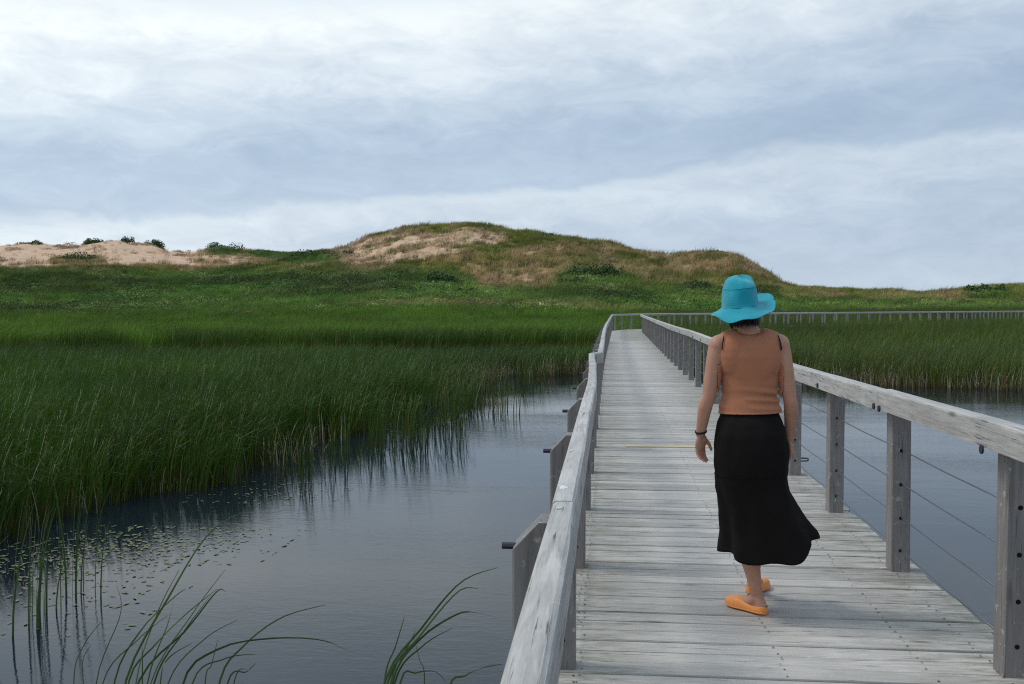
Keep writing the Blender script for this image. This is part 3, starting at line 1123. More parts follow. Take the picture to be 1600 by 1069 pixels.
def field(polys, dens, ymin, ymax, xlim=None):
    """random points in the beds between two distances, kept to what a wide frame could see"""
    P = []
    for poly in polys:
        xs = [p[0] for p in poly]
        ys = [p[1] for p in poly]
        x0, x1, y0, y1 = min(xs), max(xs), max(min(ys), 0), max(ys)
        n = int((x1 - x0) * (y1 - y0) * dens)
        X, Y = rng.uniform(x0, x1, n), rng.uniform(y0, y1, n)
        d = np.hypot(X, Y)
        az = np.arctan2(X, Y)
        k = (d >= ymin) & (d < ymax) & (az > -0.78) & (az < 0.56)
        X, Y = X[k], Y[k]
        k = inside(poly, X, Y)
        P.append(np.stack([X[k], Y[k]], 1))
    P = np.concatenate(P)
    k = dist_poly(path_xy, P[:, 0], P[:, 1]) > 1.38
    return P[k]


def gap_mask(X, Y):
    """open channel between the front bed and the rear bed on the left"""
    cy = 53 + 0.10 * X + 2.5 * np.sin(X * 0.10)
    half = 9.0 * np.clip((X + 44) / 26, 0, 1) * np.clip((1.5 - X) / 2, 0, 1)
    return np.abs(Y - cy) < half


def reed_layer(P, src, nv, hs, wob, name, base_z=WATER - .06, label=None):
    X, Y = P[:, 0], P[:, 1]
    n = len(P)
    sh = np.minimum(dist_poly(SHORE_L, X, Y), dist_poly(SHORE_R, X, Y))
    big = vnoise(X * .16, Y * .16, 71, 3)
    fine = vnoise(X * .6, Y * .6, 72, 2)
    d = np.hypot(X, Y)
    h = hs * (0.86 + 0.30 * big) * rng.uniform(.85, 1.12, n) * np.clip(0.78 + sh * .18, 0, 1)
    z = np.maximum(base_z, np.where(d > 94, terrain_z(X, Y), base_z))
    gy = Y - (53 + 0.10 * X + 2.5 * np.sin(X * 0.10))
    g = np.where(X < 1.5, np.clip((gy + 4) / 10, 0, 1), np.clip((d - 34) / 40, 0, 1))      # fresher green sedge beyond the channel
    h = h * np.where((X > 2) & (d > 45), 1.0 + .34 * np.clip((d - 45) / 15, 0, 1), 1.0)
    shade_belt = (X < 1.0) & (X > -30 + 22 * (fine - .5)) & (gy > 4) & (gy < 9 + 9 * fine)      # taller belt past the channel; shade of the bed front painted into tint
    h = h * np.where(shade_belt, 1.15, 1.0) * np.where((X < 1) & (gy < -3) & (gy > -16), .90, 1.0)
    near = np.array([1.12, 1.10, 0.80])
    fresh = np.array([1.85, 1.75, 0.85])
    right = np.clip((X - 2) / 3, 0, 1)[:, None]
    olive = np.array([1.45, 1.10, 0.85])
    t = near * (1 - g[:, None]) + fresh * g[:, None]
    t = t * (1 - right) + olive * right
    t = np.where(shade_belt[:, None], t * np.array([.66, .66, .75]), t)  # darker tint stands for the shaded front of the rear bed
    t = t * (0.72 + 0.62 * fine[:, None]) * (0.45 + 1.1 * big[:, None])
    sc = np.stack([np.ones(n) * wob, np.ones(n) * wob, h], 1)
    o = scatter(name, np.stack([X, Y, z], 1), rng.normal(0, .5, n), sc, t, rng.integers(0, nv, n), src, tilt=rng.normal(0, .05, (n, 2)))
    tag(o, label, kind='stuff')
    return o


def thin(P, keep):
    return P[rng.uniform(0, 1, len(P)) < keep]


def shore_fade(P, w=1.4, ragged=1.2):
    X, Y = P[:, 0], P[:, 1]
    sh = np.minimum(dist_poly(SHORE_L, X, Y), dist_poly(SHORE_R, X, Y))
    nz = vnoise(X * .9, Y * .9, 61, 3)
    k = sh > (nz - .35) * ragged * 2.0
    k &= rng.uniform(0, 1, len(P)) < np.clip(.35 + sh / w, 0, 1)
    k &= ~gap_mask(X, Y)
    return P[k]


OUT = field([[(x + 1.5, y - 1.0) for x, y in POLY_L]], 5, 0, 34)
out_ok = ~inside(POLY_L, OUT[:, 0], OUT[:, 1]) & (vnoise(OUT[:, 0] * 1.1, OUT[:, 1] * 1.1, 66, 2) > .60) & (rng.uniform(0, 1, len(OUT)) < .55)
OUT = OUT[out_ok]
OUT = OUT[OUT[:, 1] > 14]
P1 = np.concatenate([shore_fade(field([POLY_L, POLY_R], 20, 0, 27)), OUT])
P2 = shore_fade(field([POLY_L, POLY_R], 11, 27, 46))
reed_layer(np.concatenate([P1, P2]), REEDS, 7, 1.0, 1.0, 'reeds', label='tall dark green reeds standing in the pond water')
P3 = shore_fade(field([POLY_L, POLY_R, POLY_RB], 3.4, 46, 84))
P4 = shore_fade(field([POLY_L, POLY_R, POLY_RB], 2.0, 84, 140))
reed_layer(np.concatenate([P3, P4]), REEDS_FAR, 5, 1.0, 1.1, 'marsh_reeds', label='bright green reeds filling the far marsh')
# brown dead stalks along the water's edge
PB = field([POLY_L, POLY_R], 14, 0, 44)
shb = np.minimum(dist_poly(SHORE_L, PB[:, 0], PB[:, 1]), dist_poly(SHORE_R, PB[:, 0], PB[:, 1]))
k = (shb < 1.5) & (rng.uniform(0, 1, len(PB)) < np.where(np.hypot(PB[:, 0], PB[:, 1]) > 28, .95, .12)) & (shb > .05)
PB = PB[k]
ob = scatter('dead_reeds', np.stack([PB[:, 0], PB[:, 1], np.full(len(PB), WATER - .03)], 1), rng.uniform(0, 6.28, len(PB)),
             np.ones((len(PB), 3)) * rng.uniform(.7, 1.25, (len(PB), 1)), np.tile([1.1, 1.0, .95], (len(PB), 1)) * rng.uniform(.5, 1.2, (len(PB), 1)),
             rng.integers(0, 4, len(PB)), BROWN)
tag(ob, 'brown dead stalks along the foot of the reeds', kind='stuff')

# ------------------------------------------------------------------ dune vegetation
def dune_points(dens, d0, d1):
    n = int((d1 * d1 - d0 * d0) / 2 * 1.36 * dens)
    d = np.sqrt(rng.uniform(d0 * d0, d1 * d1, n))
    az = rng.uniform(-0.78, 0.58, n)
    return d * np.sin(az), d * np.cos(az)


GX, GY = dune_points(3.4, 132, 262)
GX2, GY2 = dune_points(1.2, 262, 340)
GX, GY = np.concatenate([GX, GX2]), np.concatenate([GY, GY2])
GZ = terrain_z(GX, GY)
gc, gs, gd, gsh, nA, nB, nC = (*cover_color(GX, GY, GZ), vnoise(GX * .06, GY * .06, 21, 4), vnoise(GX * .2, GY * .2, 33, 4), vnoise(GX * .5, GY * .5, 90, 3))
keep = (rng.uniform(0, 1, len(GX)) < np.clip(1 - gs * 1.02, 0, 1)) & (rng.uniform(0, 1, len(GX)) > gsh * .15)
keep |= (gs > .5) & (rng.uniform(0, 1, len(GX)) < .006)
GX, GY, GZ, gc, gd, gs, nC = (a[keep] for a in (GX, GY, GZ, gc, gd, gs, nC))
n = len(GX)
tint = gc * rng.uniform(.62, 1.35, (n, 1)) * (0.7 + .6 * nC[:, None])
swap = rng.uniform(0, 1, n) < .16
tint[swap] = np.array([0.10, 0.115, 0.03]) * rng.uniform(.5, 1.2, (swap.sum(), 1))
og = scatter('dune_grass', np.stack([GX, GY, GZ - .05], 1), rng.uniform(-.8, .8, n), np.stack([np.ones(n), np.ones(n), .55 + .8 * nC], 1) * rng.uniform(.8, 1.5, (n, 1)),
             tint, rng.integers(0, 5, n), GRASS, tilt=rng.normal(0, .08, (n, 2)))
tag(og, 'olive and straw coloured marram grass over the dunes', kind='stuff')

MX, MY = dune_points(.16, 150, 345)
MZ = terrain_z(MX, MY)
mc, ms, md_, msh = cover_color(MX, MY, MZ)
k = (rng.uniform(0, 1, len(MX)) < np.clip(md_ * .5 + ms * (1 - ms) * 3.0 + .05 - msh - ms * .6, 0, 1)) & (ms < .9)
k &= (np.hypot(MX, MY) < 255) | (rng.uniform(0, 1, len(MX)) < .35)
MX, MY, MZ = MX[k], MY[k], MZ[k]
n = len(MX)
om = scatter('marram_clumps', np.stack([MX, MY, MZ - .05], 1), rng.uniform(-.8, .8, n), np.ones((n, 3)) * rng.uniform(1.2, 2.3, (n, 1)),
             np.tile([.085, .105, .03], (n, 1)) * rng.uniform(.6, 1.6, (n, 1)), rng.integers(0, 5, n), GRASS)
tag(om, 'darker marram clumps dotted over the sandy slopes', kind='stuff')

SX, SY = dune_points(3.4, 132, 330)
SZ = terrain_z(SX, SY)
sc_, ss_, sd_, ssh, a_, b_, c_ = (*cover_color(SX, SY, SZ), 0, vnoise(SX * .13, SY * .13, 35, 3), vnoise(SX * .4, SY * .4, 91, 3))
keep = (rng.uniform(0, 1, len(SX)) < ssh * 1.1 * np.clip((b_ - .44) * 5.0, .03, 1)) & (sd_ < .6)
SX, SY, SZ, sc_, b_, c_ = (a[keep] for a in (SX, SY, SZ, sc_, b_, c_))
n = len(SX)
stint = sc_ * rng.uniform(.6, 1.3, (n, 1)) * np.where(rng.uniform(0, 1, (n, 1)) < .3, 1.5, .8) * (.45 + .8 * c_[:, None])
os_ = scatter('shrub_cover', np.stack([SX, SY, SZ - .1], 1), rng.uniform(0, 6.28, n),
              np.stack([np.ones(n), np.ones(n), .5 + 1.0 * b_], 1) * (rng.uniform(.7, 1.5, (n, 1)) * (.6 + .8 * c_[:, None])),
              stint, rng.integers(0, 5, n), LEAFY)
tag(os_, 'low green shrubs covering the foot of the dunes', kind='stuff')


# bushes that can be told apart
def bush(px, py, dist, wpx, hpx, label, seed, group='bushes on the dunes'):
    az = az_of_px(px)
    X, Y = dist * math.sin(az), dist * math.cos(az)
    Z = float(terrain_z(np.array([X]), np.array([Y]))[0])
    w, h = wpx / F * dist, 1.25 * hpx / F * dist
    Z -= .28 * h
    r = np.random.default_rng(seed)
    root = empty('bush', (X, Y, Z))
    tag(root, label, 'bush', group)
    V, Fc, tone = [], [], []
    nl = int(min(3200, 900 + w * h * 90))
    lobes = [(r.uniform(-.34, .34) * w, r.uniform(-.25, .25) * w * .6, r.uniform(.16, .30) * w, r.uniform(.55, 1.0) * h) for _ in range(7)]
    for i in range(nl):
        lx, ly, lr, lh = lobes[r.integers(0, 7)]
        u = r.normal(size=3)
        u /= np.linalg.norm(u)
        u[2] = abs(u[2])
        q = r.uniform(.5, 1.05)
        c = np.array([lx + u[0] * lr * q, ly + u[1] * lr * q, u[2] * lh * q - .15])
        nrm = u + r.normal(0, .6, 3)
        nrm /= np.linalg.norm(nrm)
        a = np.cross(nrm, r.normal(size=3))
        a /= np.linalg.norm(a)
        b = np.cross(nrm, a)
        s = r.uniform(.14, .30)
        i0 = len(V)
        V += [tuple(c - a * s), tuple(c + b * s * .6), tuple(c + a * s), tuple(c - b * s * .6)]
        Fc += [i0, i0 + 1, i0 + 2, i0 + 3]
        tone += [float(np.clip(r.normal(.42, .25), 0, .92))] * 4
    me = np_mesh('foliage', np.array(V), Fc, 4, M['bush'], {'tone': ('FLOAT', np.array(tone))})
    link_mesh('foliage', me, None, root)
    sb = bmesh.new()
    for lx, ly, lr, lh in lobes[:4]:
        tube_bm(sb, [(lx * .3, ly * .3, -.3), (lx * .7, ly * .7, lh * .35), (lx, ly, lh * .75)], [.07, .05, .02], 5)
    bm_obj('stems', sb, M['twig'], root)
    return root


for i, a in enumerate((
        (55, 379, 330, 40, 7, 'low dark bush capping the far left end of the bare sand dune'),
        (150, 376, 331, 36, 10, 'left bush of the pair on top of the bare sand dune'),
        (200, 379, 330, 26, 12, 'dark round bush right of the sand summit on the bare dune'),
        (240, 385, 329, 36, 14, 'bush on the right shoulder of the bare sand dune above the dip'),
        (350, 388, 316, 62, 13, 'broad green bush crowning the knoll right of the bare sand dune'),
        (122, 408, 262, 80, 18, 'wide low bush growing in the middle of the bare sand slope'),
        (675, 446, 172, 80, 22, 'wide dark green bush on the green slope below the sandy hill'),
        (725, 462, 158, 66, 14, 'flat dark thicket at the bottom of the slope below the sandy hill'),
        (935, 438, 178, 100, 24, 'large round dark bush on the hillside left of the boardwalk bend'),
        (895, 455, 170, 60, 14, 'smaller dark bush at the lower left edge of the large round hillside bush'),
        (1085, 455, 170, 70, 14, 'green bush on the slope just left of the turquoise hat'),
        (735, 349, 236, 34, 6, 'small dark bush on the very top of the highest dune'),
        (490, 405, 232, 64, 13, 'dark bush at the left foot of the sandy hill'),
        (545, 400, 226, 26, 9, 'small bush between the pale sand patches at the left of the hill'),
        (1545, 466, 205, 74, 16, 'dark bush on the low dune at the far right'),
        (860, 369, 226, 40, 6, 'low bush on the skyline right of the highest dune top'),
        (1100, 398, 208, 60, 6, 'wide bush along the skyline of the right-hand dune top'))):
    bush(*a[:5], a[5], 900 + i)

# ------------------------------------------------------------------ reeds in the open water and near the camera
SPARSE = [blades_mesh('sparse_reeds', 9, .45, .95, .014, .22, .10, .12, 5, M['near_reed'], 600 + i, dead=.04, top_droop=.4) for i in range(4)]
sp_lab = {(655, 676): 'small stand of reeds left of the open water, beside the bigger reed bed', (690, 700): 'thin tall reeds standing alone in mid pond, with long dark reflections',
          (715, 697): 'thin reeds just right of the tall stand in mid pond', (600, 716): 'short reeds in front of the bed edge, left of the mid pond stand',
          (775, 650): 'pair of thin reeds farthest out, near the brown far bank', (800, 648): 'rightmost thin reeds in the open water below the brown far bank',
          (740, 640): 'few thin reeds between the bed and the outermost stand', (545, 728): 'scattered reeds in dark water in front of the tall bed',
          (480, 760): 'thin reeds before the tall bed at the middle of the left bank', (20, 985): 'tall reeds rising from the water at the left edge of the picture',
          (60, 950): 'second stand of tall reeds close to the left edge, with a bent dead blade', (130, 930): 'single thin stalks in the floating leaves near the left edge'}
for i, ((px, py), lab) in enumerate(sp_lab.items()):
    g = ground(px, py, WATER)
    o = bpy.data.objects.new('sparse_reeds', SPARSE[i % 4])
    COL.objects.link(o)
    o.location = g + Vector((0, 0, -.05))
    o.rotation_euler = (0, 0, random.uniform(-.5, .5))
    k = 1.25 if px < 200 else 1.0
    o.scale = (1.0, 1.0, k * random.uniform(.9, 1.15))
    tag(o, lab, 'reeds', 'reeds standing in open water')


def leaf_blade(root, pts, w, tone, mat=None):
    """one long strap leaf: a folded ribbon along pts"""
    me_pts = []
    P = [Vector(p) for p in pts]
    n = 22
    for i in range(n + 1):       # smooth the guide points
        t = i / n * (len(P) - 1)
        k = min(int(t), len(P) - 2)
        f = t - k
        p0, p1, p2, p3 = P[max(k - 1, 0)], P[k], P[k + 1], P[min(k + 2, len(P) - 1)]
        me_pts.append(0.5 * ((2 * p1) + (p2 - p0) * f + (2 * p0 - 5 * p1 + 4 * p2 - p3) * f * f + (3 * p1 - p0 - 3 * p2 + p3) * f ** 3))
    V, Fc = [], []
    for i, p in enumerate(me_pts):
        t = (me_pts[min(i + 1, n)] - me_pts[max(i - 1, 0)]).normalized()
        s = t.cross(Vector((0.25, 1, 0.1))).normalized()
        nn = s.cross(t)
        f = i / n
        ww = w * (1 - f ** 2.2) * .5 + .0006
        V += [p - s * ww + nn * ww * .35, p - nn * ww * .15, p + s * ww + nn * ww * .35]
    for i in range(n):
        a = 3 * i
        Fc += [(a, a + 1, a + 4, a + 3), (a + 1, a + 2, a + 5, a + 4)]
    o = mesh_obj('leaf', [v - Vector(root.location) for v in V], Fc, mat or M['near_reed'], root, True)
    at = o.data.attributes.new('tone', 'FLOAT', 'POINT')
    at.data.foreach_set('value', np.full(len(V), tone, dtype=np.float32))
    return o


def view_pt(x, y, depth):
    d = CROT @ Vector(((x - 800) / F, -(y - 534.5) / F, -1.0))
    return Vector((0, 0, EYE)) + d * depth


def near_plant(label, depth, foot, blades):
    """foot: photo position of the crown (below the frame); blades: guide points in the photo at about that distance"""
    c = view_pt(foot[0], foot[1], depth)
    root = empty('reed_plant', (c.x, c.y, WATER))
    tag(root, label, 'reed', 'reeds growing beside the boardwalk')
    for i, (pl, w) in enumerate(blades):
        dd = depth + random.uniform(-.12, .12)
        (xa, ya), (xb, yb) = pl[0], pl[1]
        k0 = (foot[1] - ya) / max(20.0, ya - yb)
        ex = xa + (xa - xb) * min(k0, 4.5) * .45
        bx = .55 * foot[0] + .45 * ex
        base = view_pt(bx, foot[1], dd)
        mid = view_pt(.5 * (bx + xa) + .10 * (xa - bx), .5 * (foot[1] + ya), dd)
        pts = [Vector((base.x, base.y, WATER - .05)), mid]
        pts += [view_pt(x, y, dd + random.uniform(-.02, .02) + .10 * k_ * random.uniform(-1, 1) * .4) for k_, (x, y) in enumerate(pl)]
        leaf_blade(root, pts, w * .52, random.uniform(.1, .8))
    return root


near_plant('large spray of arching green reed blades at the bottom left of the pond', 3.2, (205, 1420), [
    ([(195, 1069), (265, 930), (330, 830), (405, 790)], .016), ([(215, 1069), (290, 985), (338, 925), (352, 925)], .014),
    ([(240, 1069), (285, 990), (330, 930)], .014), ([(178, 1069), (220, 985), (270, 935), (290, 920)], .012),
    ([(230, 1069), (262, 975), (272, 935)], .010), ([(200, 1069), (240, 1010), (290, 960), (340, 920)], .012),
    ([(222, 1069), (222, 1010)], .012), ([(150, 1069), (188, 960), (182, 915)], .008), ([(160, 1069), (215, 1000), (262, 962)], .008), ([(262, 1069), (318, 1000), (372, 968)], .008), ([(235, 1069), (300, 960), (352, 890)], .008), ([(250, 1069), (262, 1030), (300, 1005)], .011), ([(115, 1069), (130, 1010), (158, 972)], .009),
    ([(130, 1069), (130, 1030), (142, 1008)], .006), ([(212, 1069), (245, 960), (280, 890)], .009)])
near_plant('reed with a long blade bending flat to the right over the water', 3.0, (300, 1440), [
    ([(285, 1069), (340, 1015), (420, 998), (500, 1000), (545, 1018)], .013), ([(320, 1069), (330, 1040), (340, 1000)], .008),
    ([(342, 1069), (380, 1010), (440, 965), (510, 945)], .013), ([(355, 1069), (385, 1050), (400, 1036)], .010),
    ([(365, 1069), (385, 1045)], .009), ([(300, 1069), (350, 1030), (400, 1022)], .010)])
near_plant('spray of reed blades fanning right at the bottom centre of the pond', 3.0, (590, 1450), [
    ([(600, 1069), (660, 980), (720, 910), (778, 887)], .014), ([(605, 1069), (655, 995), (715, 925), (748, 920)], .014),
    ([(612, 1069), (655, 1000), (710, 962), (740, 957), (778, 966)], .013), ([(616, 1069), (660, 1010), (706, 982)], .011),
    ([(600, 1069), (618, 1010), (632, 964)], .011), ([(606, 1069), (630, 1025), (645, 995)], .010), ([(610, 1069), (640, 1005), (650, 985)], .009),
    ([(625, 1069), (650, 1052), (680, 1050), (697, 1066)], .012), ([(663, 1069), (655, 1030), (645, 990)], .006)])
near_plant('reed blade poking out from under the left railing near the camera', 2.7, (740, 1500), [
    ([(700, 1085), (728, 1056), (758, 1043), (785, 1038)], .012)])

# floating pondweed leaves in front of the reed bed
n = 1150
FX, FY = np.clip(rng.normal(0, 1, n), -1.6, 1.6), np.clip(rng.normal(0, 1, n), -1.5, 1.5)
ctr = [ground(130, 872, WATER), ground(215, 850, WATER), ground(90, 905, WATER), ground(300, 850, WATER), ground(60, 950, WATER), ground(425, 770, WATER), ground(640, 668, WATER)]
wts = np.array([.30, .24, .12, .14, .05, .08, .07])
pick = rng.choice(len(ctr), n, p=wts)
V, Fc = [], []
for i in range(n):
    c = ctr[pick[i]]
    x, y = c.x + FX[i] * .62, c.y + FY[i] * .50
    a0 = rng.uniform(0, 6.28)
    l, w = rng.uniform(.012, .044), rng.uniform(.006, .017)
    i0 = len(V)
    zz = WATER + .004 + rng.uniform(0, .004)
    for k in range(6):
        t = k / 6 * 2 * math.pi
        u, v = math.cos(t) * l, math.sin(t) * w
        V.append((x + u * math.cos(a0) - v * math.sin(a0), y + u * math.sin(a0) + v * math.cos(a0), zz + rng.uniform(0, .003)))
    Fc += [i0 + k for k in range(6)]
M['pad'] = simple_mat('floating_leaf', (0.15, 0.15, 0.065), 0.5, 0.5, 0.5, 3)
fl = link_mesh('floating_leaves', np_mesh('floating_leaves', np.array(V), Fc, 6, M['pad']))
tag(fl, 'small yellowish leaves floating in front of the reeds', kind='stuff')

# ------------------------------------------------------------------ the walking woman
PX0, PY0 = ground(1171, 957)[:2]
PS = 1.0


def eval_mesh(o):
    dg = bpy.context.evaluated_depsgraph_get()
    dg.update()
    return bpy.data.meshes.new_from_object(o.evaluated_get(dg))


def loft_bm(bm, rings_spec, seg=20, cap=True):
    """rings: (x, y, z, half width, half depth)"""
    rings = []
    for (x, y, z, a, b) in rings_spec:
        rings.append([bm.verts.new((x + math.cos(2 * math.pi * k / seg) * a, y + math.sin(2 * math.pi * k / seg) * b, z)) for k in range(seg)])
    for p, q in zip(rings, rings[1:]):
        for k in range(seg):
            bm.faces.new((p[k], p[(k + 1) % seg], q[(k + 1) % seg], q[k]))
    if cap:
        bm.faces.new(rings[0][::-1])
        bm.faces.new(rings[-1])
    return rings


def limb(bm, pts, radii, seg=14):
    """tapered tube with rounded ends, densified"""
    P = [Vector(p) for p in pts]
    out, rr = [], []
    for i in range(len(P) - 1):
        for k in range(5):
            t = k / 5
            p0, p1, p2, p3 = P[max(i - 1, 0)], P[i], P[i + 1], P[min(i + 2, len(P) - 1)]
            out.append(0.5 * ((2 * p1) + (p2 - p0) * t + (2 * p0 - 5 * p1 + 4 * p2 - p3) * t * t + (3 * p1 - p0 - 3 * p2 + p3) * t ** 3))
            rr.append(radii[i] * (1 - t) + radii[i + 1] * t)
    out.append(P[-1])
    rr.append(radii[-1])
    tube_bm(bm, out, rr, seg)
    ell_bm(bm, out[0], (rr[0],) * 3, seg, 8)
    ell_bm(bm, out[-1], (rr[-1],) * 3, seg, 8)


HEADC = Vector((-.052, .022, 1.615))
HROT = Matrix.Rotation(R(12), 3, 'Z') @ Matrix.Rotation(R(-8), 3, 'X') @ Matrix.Rotation(R(-5), 3, 'Y')


def hd(p):
    return HEADC + HROT @ Vector(p)


bm = bmesh.new()
loft_bm(bm, [(0, 0, .78, .150, .10), (0, -.005, .83, .176, .118), (0, -.005, .90, .178, .122), (-.002, 0, .98, .162, .108), (-.006, .005, 1.06, .140, .094),
             (-.008, .008, 1.13, .128, .088), (-.008, .008, 1.20, .136, .094), (-.008, .008, 1.28, .150, .104), (-.010, .004, 1.34, .160, .104),
             (-.012, 0, 1.39, .160, .090), (-.014, 0, 1.425, .135, .074), (-.018, .002, 1.455, .085, .062), (-.022, .005, 1.485, .056, .054), (-.026, .01, 1.51, .05, .05)], 28)
for sx in (-1, 1):
    ell_bm(bm, (sx * .075 - .008, .075, 1.27), (.058, .055, .062))
    ell_bm(bm, (sx * .075, -.045, .875), (.088, .072, .10))
    ell_bm(bm, (sx * .072 - .01, -.026, 1.34), (.085, .064, .125))       # shoulder blades
limb(bm, [(-.02, .002, 1.44), (-.028, .012, 1.50), (-.044, .03, 1.56)], [.056, .050, .051])
# head with a face (turned away from the camera)
ell_bm(bm, hd((0, 0, .01)), (.074, .094, .100), 24, 16, HROT)
ell_bm(bm, hd((0, .030, -.062)), (.052, .056, .052), 18, 12, HROT)      # jaw
ell_bm(bm, hd((0, .078, -.092)), (.022, .018, .018), 12, 8, HROT)       # chin
limb(bm, [hd((0, .088, .012)), hd((0, .100, -.016)), hd((0, .110, -.036))], [.008, .010, .014], 10)   # nose
ell_bm(bm, hd((0, .090, .024)), (.050, .012, .010), 14, 8, HROT)        # brow
ell_bm(bm, hd((0, .086, -.060)), (.022, .014, .006), 12, 8, HROT)       # upper lip
ell_bm(bm, hd((0, .084, -.070)), (.019, .014, .007), 12, 8, HROT)       # lower lip
for sx in (-1, 1):
    ell_bm(bm, hd((sx * .045, .062, -.026)), (.022, .022, .020), 12, 8, HROT)
    ell_bm(bm, hd((sx * .072, -.008, -.014)), (.009, .016, .028), 12, 8, HROT)


def arm(sh, el, wr, side):
    sh, el, wr = Vector(sh), Vector(el), Vector(wr)
    mid1 = sh.lerp(el, .35) + Vector((side * .004, -.004, 0))
    mid2 = el.lerp(wr, .28) + Vector((side * .006, 0, 0))
    limb(bm, [sh, mid1, el.lerp(sh, .08), el, mid2, wr.lerp(el, .1), wr], [.049, .043, .036, .035, .037, .026, .024])
    ell_bm(bm, sh + Vector((side * .001, 0, -.002)), (.049, .052, .054))
    limb(bm, [sh + Vector((-side * .085, 0, .038)), sh + Vector((-side * .04, 0, .022)), sh + Vector((0, 0, .008))], [.045, .047, .046])


def hand(wr, side, fwd, inw):
    """relaxed hanging hand: palm faces the thigh, thumb forward; fwd/inw are horizontal unit vectors"""
    wr = Vector(wr)
    dn = Vector((0, 0, -1))
    fwd, inw = Vector(fwd).normalized(), Vector(inw).normalized()
    # palm
    c = wr + dn * .052 + fwd * .002
    rot = Matrix((inw, fwd, -dn)).transposed()
    ell_bm(bm, c, (.0155, .037, .050), 14, 10, rot)
    ell_bm(bm, wr + dn * .03 + fwd * .022 + inw * .006, (.014, .018, .026), 10, 8, rot)
    for i, (off, l, r0) in enumerate(((.027, .066, .0088), (.009, .073, .0090), (-.009, .068, .0086), (-.026, .054, .0078))):
        b = wr + dn * .082 + fwd * off
        cur = .20 + .10 * i
        d1 = (dn + inw * cur * .6 + fwd * off * 2.2).normalized()
        d2 = (dn + inw * (cur + .45) + fwd * off * 1.5).normalized()
        d3 = (dn + inw * (cur + .95)).normalized()
        p1 = b + d1 * l * .44
        p2 = p1 + d2 * l * .32
        p3 = p2 + d3 * l * .26
        limb(bm, [b - d1 * .02, b, p1, p2, p3], [r0, r0 * 1.02, r0 * .95, r0 * .86, r0 * .72], 9)
    tb = wr + dn * .030 + fwd * .030 + inw * .006
    t1 = tb + (dn * .8 + fwd * .55 + inw * .35).normalized() * .034
    t2 = t1 + (dn * 1.0 + fwd * .18 + inw * .35).normalized() * .030
    limb(bm, [tb - fwd * .015, tb, t1, t2], [.012, .0125, .0100, .0080], 10)


WR_L, WR_R = (-.258, .015, .930), (.206, .06, .905)
arm((-.172, .0, 1.395), (-.220, -.018, 1.125), WR_L, -1)
arm((.143, .0, 1.400), (.194, -.01, 1.12), WR_R, 1)
hand(WR_L, -1, (.75, .66, 0), (.66, -.75, 0))
hand(WR_R, 1, (-.20, .98, 0), (-.98, -.20, 0))
# legs
limb(bm, [(-.085, 0, .88), (-.062, .02, .68), (-.036, .045, .485), (-.020, .030, .40), (-.004, -.005, .305), (.018, -.015, .19), (.036, -.005, .095)],
     [.088, .074, .054, .052, .053, .038, .031])
limb(bm, [(.085, .0, .88), (.085, .09, .68), (.082, .17, .485), (.078, .19, .40), (.072, .225, .305), (.066, .285, .19), (.062, .335, .105)],
     [.088, .074, .054, .052, .052, .037, .030])


def foot(heel, toe, ankle, lift=0.0):
    heel, toe, ankle = Vector(heel), Vector(toe), Vector(ankle)
    limb(bm, [ankle, heel.lerp(toe, .06) + Vector((0, 0, .018))], [.031, .029])
    limb(bm, [ankle + Vector((0, 0, -.015)), heel.lerp(toe, .40) + Vector((0, 0, .022)), heel.lerp(toe, .72) + Vector((0, 0, .008)), heel.lerp(toe, .88)], [.033, .030, .025, .016])
    limb(bm, [heel.lerp(toe, .06) + Vector((0, 0, .016)), heel.lerp(toe, .5) + Vector((0, 0, .008)), heel.lerp(toe, .85)], [.026, .022, .018])


HEEL_L, TOE_L = Vector((.066, -.035, .028)), Vector((-.094, .128, .026))
HEEL_R, TOE_R = Vector((.050, .300, .040)), Vector((.150, .500, .026))
foot(HEEL_L, TOE_L, (.036, -.005, .095))
foot(HEEL_R, TOE_R, (.062, .335, .105))
for e in (-1, 1):
    pass
raw = bm_obj('person', bm)
rm = raw.modifiers.new('remesh', 'REMESH')
rm.mode = 'VOXEL'
rm.voxel_size = 0.0045
sm = raw.modifiers.new('smooth', 'SMOOTH')
sm.factor = 0.5
sm.iterations = 7
body_me = eval_mesh(raw)
bpy.data.objects.remove(raw)
body_me.name = 'person'

m, nt, b, out = mat_new('skin')
tc = nt.nodes.new('ShaderNodeTexCoord')
sn = noise(nt, tc.outputs['Object'], 14, 4, .6)
sn2 = noise(nt, tc.outputs['Object'], 160, 3, .6)
sc1 = mixc(nt, sn, (.40, .185, .115), (.56, .305, .21))
setin(nt, b, 'Base Color', mixc(nt, mth(nt, 'MULTIPLY', ramp(nt, sn2, [(.6, 0.0), (.75, 1.0)]), .35), sc1, (.30, .14, .085)))
b.inputs['Roughness'].default_value = .55
b.inputs['Specular IOR Level'].default_value = .35
b.inputs['Subsurface Weight'].default_value = .10
b.inputs['Subsurface Radius'].default_value = (.010, .004, .002)
M['skin'] = m
person = link_mesh('person', body_me, M['skin'], None, True)
person.location = (PX0, PY0, 0.0)
tag(person, 'woman in rust tank top, black skirt and turquoise sun hat walking away along the boardwalk', 'person')

cloth_n = 55


